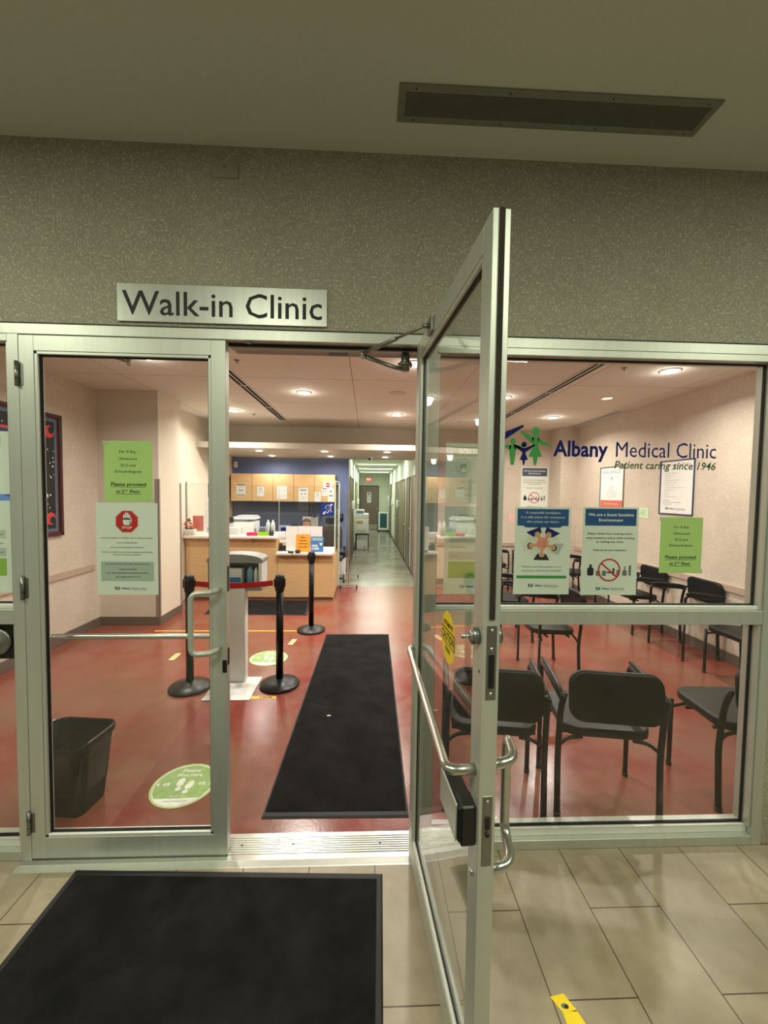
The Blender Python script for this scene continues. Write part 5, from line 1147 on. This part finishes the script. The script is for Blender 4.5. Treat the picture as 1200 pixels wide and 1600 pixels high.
t_ = thing('exit_sign', 'red lit EXIT sign over the door at the corridor end', 'exit sign', (.03, 17.6, 2.43))
b = MB(); b.box(-.15, .15, -.05, 0, -.10, .10, WHP, .004); b.build('housing', t_)
s = Sheet((0, -.051, 0), XZ, .28, .18, EXITM, .002); s.text('EXIT', 0, -.045, .09, M('exit_letters', (255,225,215), .5, 0, 0, 5, 0, 1.0), fit=.2, bold=.02); s.done('face', parent=t_)
b = MB(); b.box(-.02, .02, -.05, 0, -.02, .06, WHP, .004); tag(b.build('strobe_light', None, (.42, 17.6, 2.47)), 'tiny white wall unit to the right of the EXIT sign', 'wall unit')
t_ = thing('teal_cart', 'white trolley with a teal door by the corridor end', 'cart', (.73, 16.85, 0))
b = MB(); b.box(-.24, .22, -.2, .2, .08, .90, WHP, .006); b.build('body', t_)
b = MB(); b.box(-.17, .15, -.206, -.2, .18, .84, TEALC, .003); b.build('door', t_)
for x in (-.2, .18): b = MB(); b.lathe([(.03, 0), (.03, .08)], BLK, (x, -.17, 0), 10); b.build('castor', t_)
t_ = thing('copier', 'white office copier standing on a black table in the corridor', 'copier', (-.17, 10.9, 0))
b = MB(); b.box(-.2, .2, -.28, .28, .50, .96, WHP, .015, 2); b.box(-.18, .12, -.285, -.28, .52, .62, LGREY, .002); b.box(-.18, .02, -.285, -.28, .80, .90, M('tan_slot', (190,160,100), .6), .002); b.build('copier_body', t_)
b = MB(); b.box(-.2, .2, -.26, .26, .96, 1.12, WHP, .02, 2); b.build('upper_unit', t_)
b = MB(); b.box(-.2, .06, -.24, .0, 1.12, 1.25, WHP, .02, 2); b.box(-.17, .02, -.245, -.24, 1.14, 1.20, BLUE2, .002); b.build('control_panel', t_)
t_ = thing('copier_table', 'black metal table under the corridor copier', 'table', (-.17, 10.9, 0))
b = MB(); b.box(-.22, .22, -.3, .3, .46, .498, BLK, .003); b.build('table_top', t_)
for x in (-.2, .2):
    for y in (-.28, .28): b = MB(); b.box(x-.012, x+.012, y-.012, y+.012, 0, .46, BLK); b.build('leg', t_)
b = MB(); b.box(-.17, .15, -.2, .2, 0, .30, WHP, .01); b.box(.05, .10, -.206, -.2, .05, .08, BLK); tag(b.build('storage_box', None, (-.17, 10.9, 0)), 'white storage box on the floor under the copier table', 'box')
# side doors
k = 4
for y0, y1, m_, lab in ((6.25, 7.0, DOORB, 'first brown door on the right of the corridor'), (7.35, 8.25, DOORB, 'second brown door on the right of the corridor, with a lever'), (8.6, 10.7, M('olive_panel', (142,128,100), .5), 'wide olive-brown panel door on the right of the corridor'), (11.0, 12.3, DOORB, 'fourth brown door on the right of the corridor'), (14.7, 15.9, DOORB, 'last brown door on the right of the corridor')):
    t_ = thing('door_%d' % k, lab, 'door', (.97, (y0+y1)/2, 0), kind='structure'); hy = (y1-y0)/2
    b = MB(); b.box(-.018, 0, -hy, -hy+.05, 0, 2.15, FRAMEB); b.box(-.018, 0, hy-.05, hy, 0, 2.15, FRAMEB); b.box(-.018, 0, -hy, hy, 2.1, 2.15, FRAMEB); b.build('door_frame', t_)
    b = MB(); b.box(-.010, 0, -hy+.05, hy-.05, 0.004, 2.1, m_); dp = b.build('door_panel', t_)
    b = MB(); b.tube(bend([(-.01, hy-.12, 1.0), (-.06, hy-.12, 1.0), (-.06, hy-.22, 1.0)], .02), .010, ALU_B, 8); b.build('door_handle', dp)
    k += 1
for y0, y1, lab in ((7.6, 8.5, 'first dark doorway on the left of the corridor'), (9.0, 9.9, 'second doorway on the left of the corridor'), (12.5, 13.4, 'last doorway on the left of the corridor')):
    t_ = thing('door_%d' % k, lab, 'door', (-.43, (y0+y1)/2, 0), kind='structure'); hy = (y1-y0)/2
    b = MB(); b.box(0, .018, -hy, -hy+.05, 0, 2.15, FRAMEB); b.box(0, .018, hy-.05, hy, 0, 2.15, FRAMEB); b.box(0, .018, -hy, hy, 2.1, 2.15, FRAMEB); b.build('door_frame', t_)
    b = MB(); b.box(0, .010, -hy+.05, hy-.05, .004, 2.1, DOORB); b.build('door_panel', t_); k += 1
s = Sheet((-.41, 11.9, 1.72), UVL, .7, .9, M('lime_board', (176,214,60), .6)); s.done('lime_board', 'tall lime green board on the left corridor wall', 'board')
for x, y, q in ((-.40, 8.8, 'left corridor wall'), (-.40, 13.9, 'left corridor wall, farther back'), (.94, 10.85, 'right corridor wall'), (.94, 13.5, 'right corridor wall, farther back')):
    b = MB(); b.box(-.05, .05, -.06, .06, -.13, .13, WHP, .015, 2); b.box(-.03, .03, -.063, -.06, -.12, -.08, GREYP); tag(b.build('soap_dispenser', None, (x, y, 1.42)), 'white hand sanitizer dispenser on the '+q, 'dispenser', 'corridor sanitizer dispensers')
b = MB(); b.box(-.14, 0, -.1, .1, -.24, .24, M('grey_panel', (176,180,166), .5), .006); tag(b.build('electrical_box', None, (.968, 16.2, 1.42)), 'grey wall box on the right near the corridor end', 'wall box')
for i, y in enumerate((8.6, 10.9, 13.2, 15.5)):
    t_ = thing('corridor_light', ['nearest', 'second nearest', 'second farthest', 'farthest'][i]+' ceiling light panel across the corridor', 'ceiling light', (.27, y, 2.68), 0, 'corridor ceiling lights')
    b = MB(); b.box(-.62, .62, -.10, .10, -.012, 0, WHP, .003); b.build('frame', t_)
    b = MB(); b.box(-.60, .60, -.08, .08, -.016, -.011, LENSC); b.build('lens', t_)
    lamp('lamp', (0, 0, -.03), 1.15, P_CORR, COOL, t_, 'RECTANGLE', .15)
# ------------------------------------------------------------------ lobby lights (behind and above the viewer)
for i, (x, y, k_) in enumerate(LAMPS_LOBBY):
    t_ = thing('lobby_light', ['left', 'middle', 'right', 'far right'][i]+' square lobby ceiling light behind the viewer', 'ceiling light', (x, y, HC), 0, 'lobby ceiling lights')
    b = MB(); b.box(-.31, .31, -.31, .31, -.012, 0, WHP, .003); b.build('frame', t_)
    b = MB(); b.box(-.28, .28, -.28, .28, -.016, -.011, LENSC); b.build('lens', t_)
    lamp('lamp', (0, 0, -.03), .55, P_LOBBY*k_, LOBBY, t_, 'SQUARE')
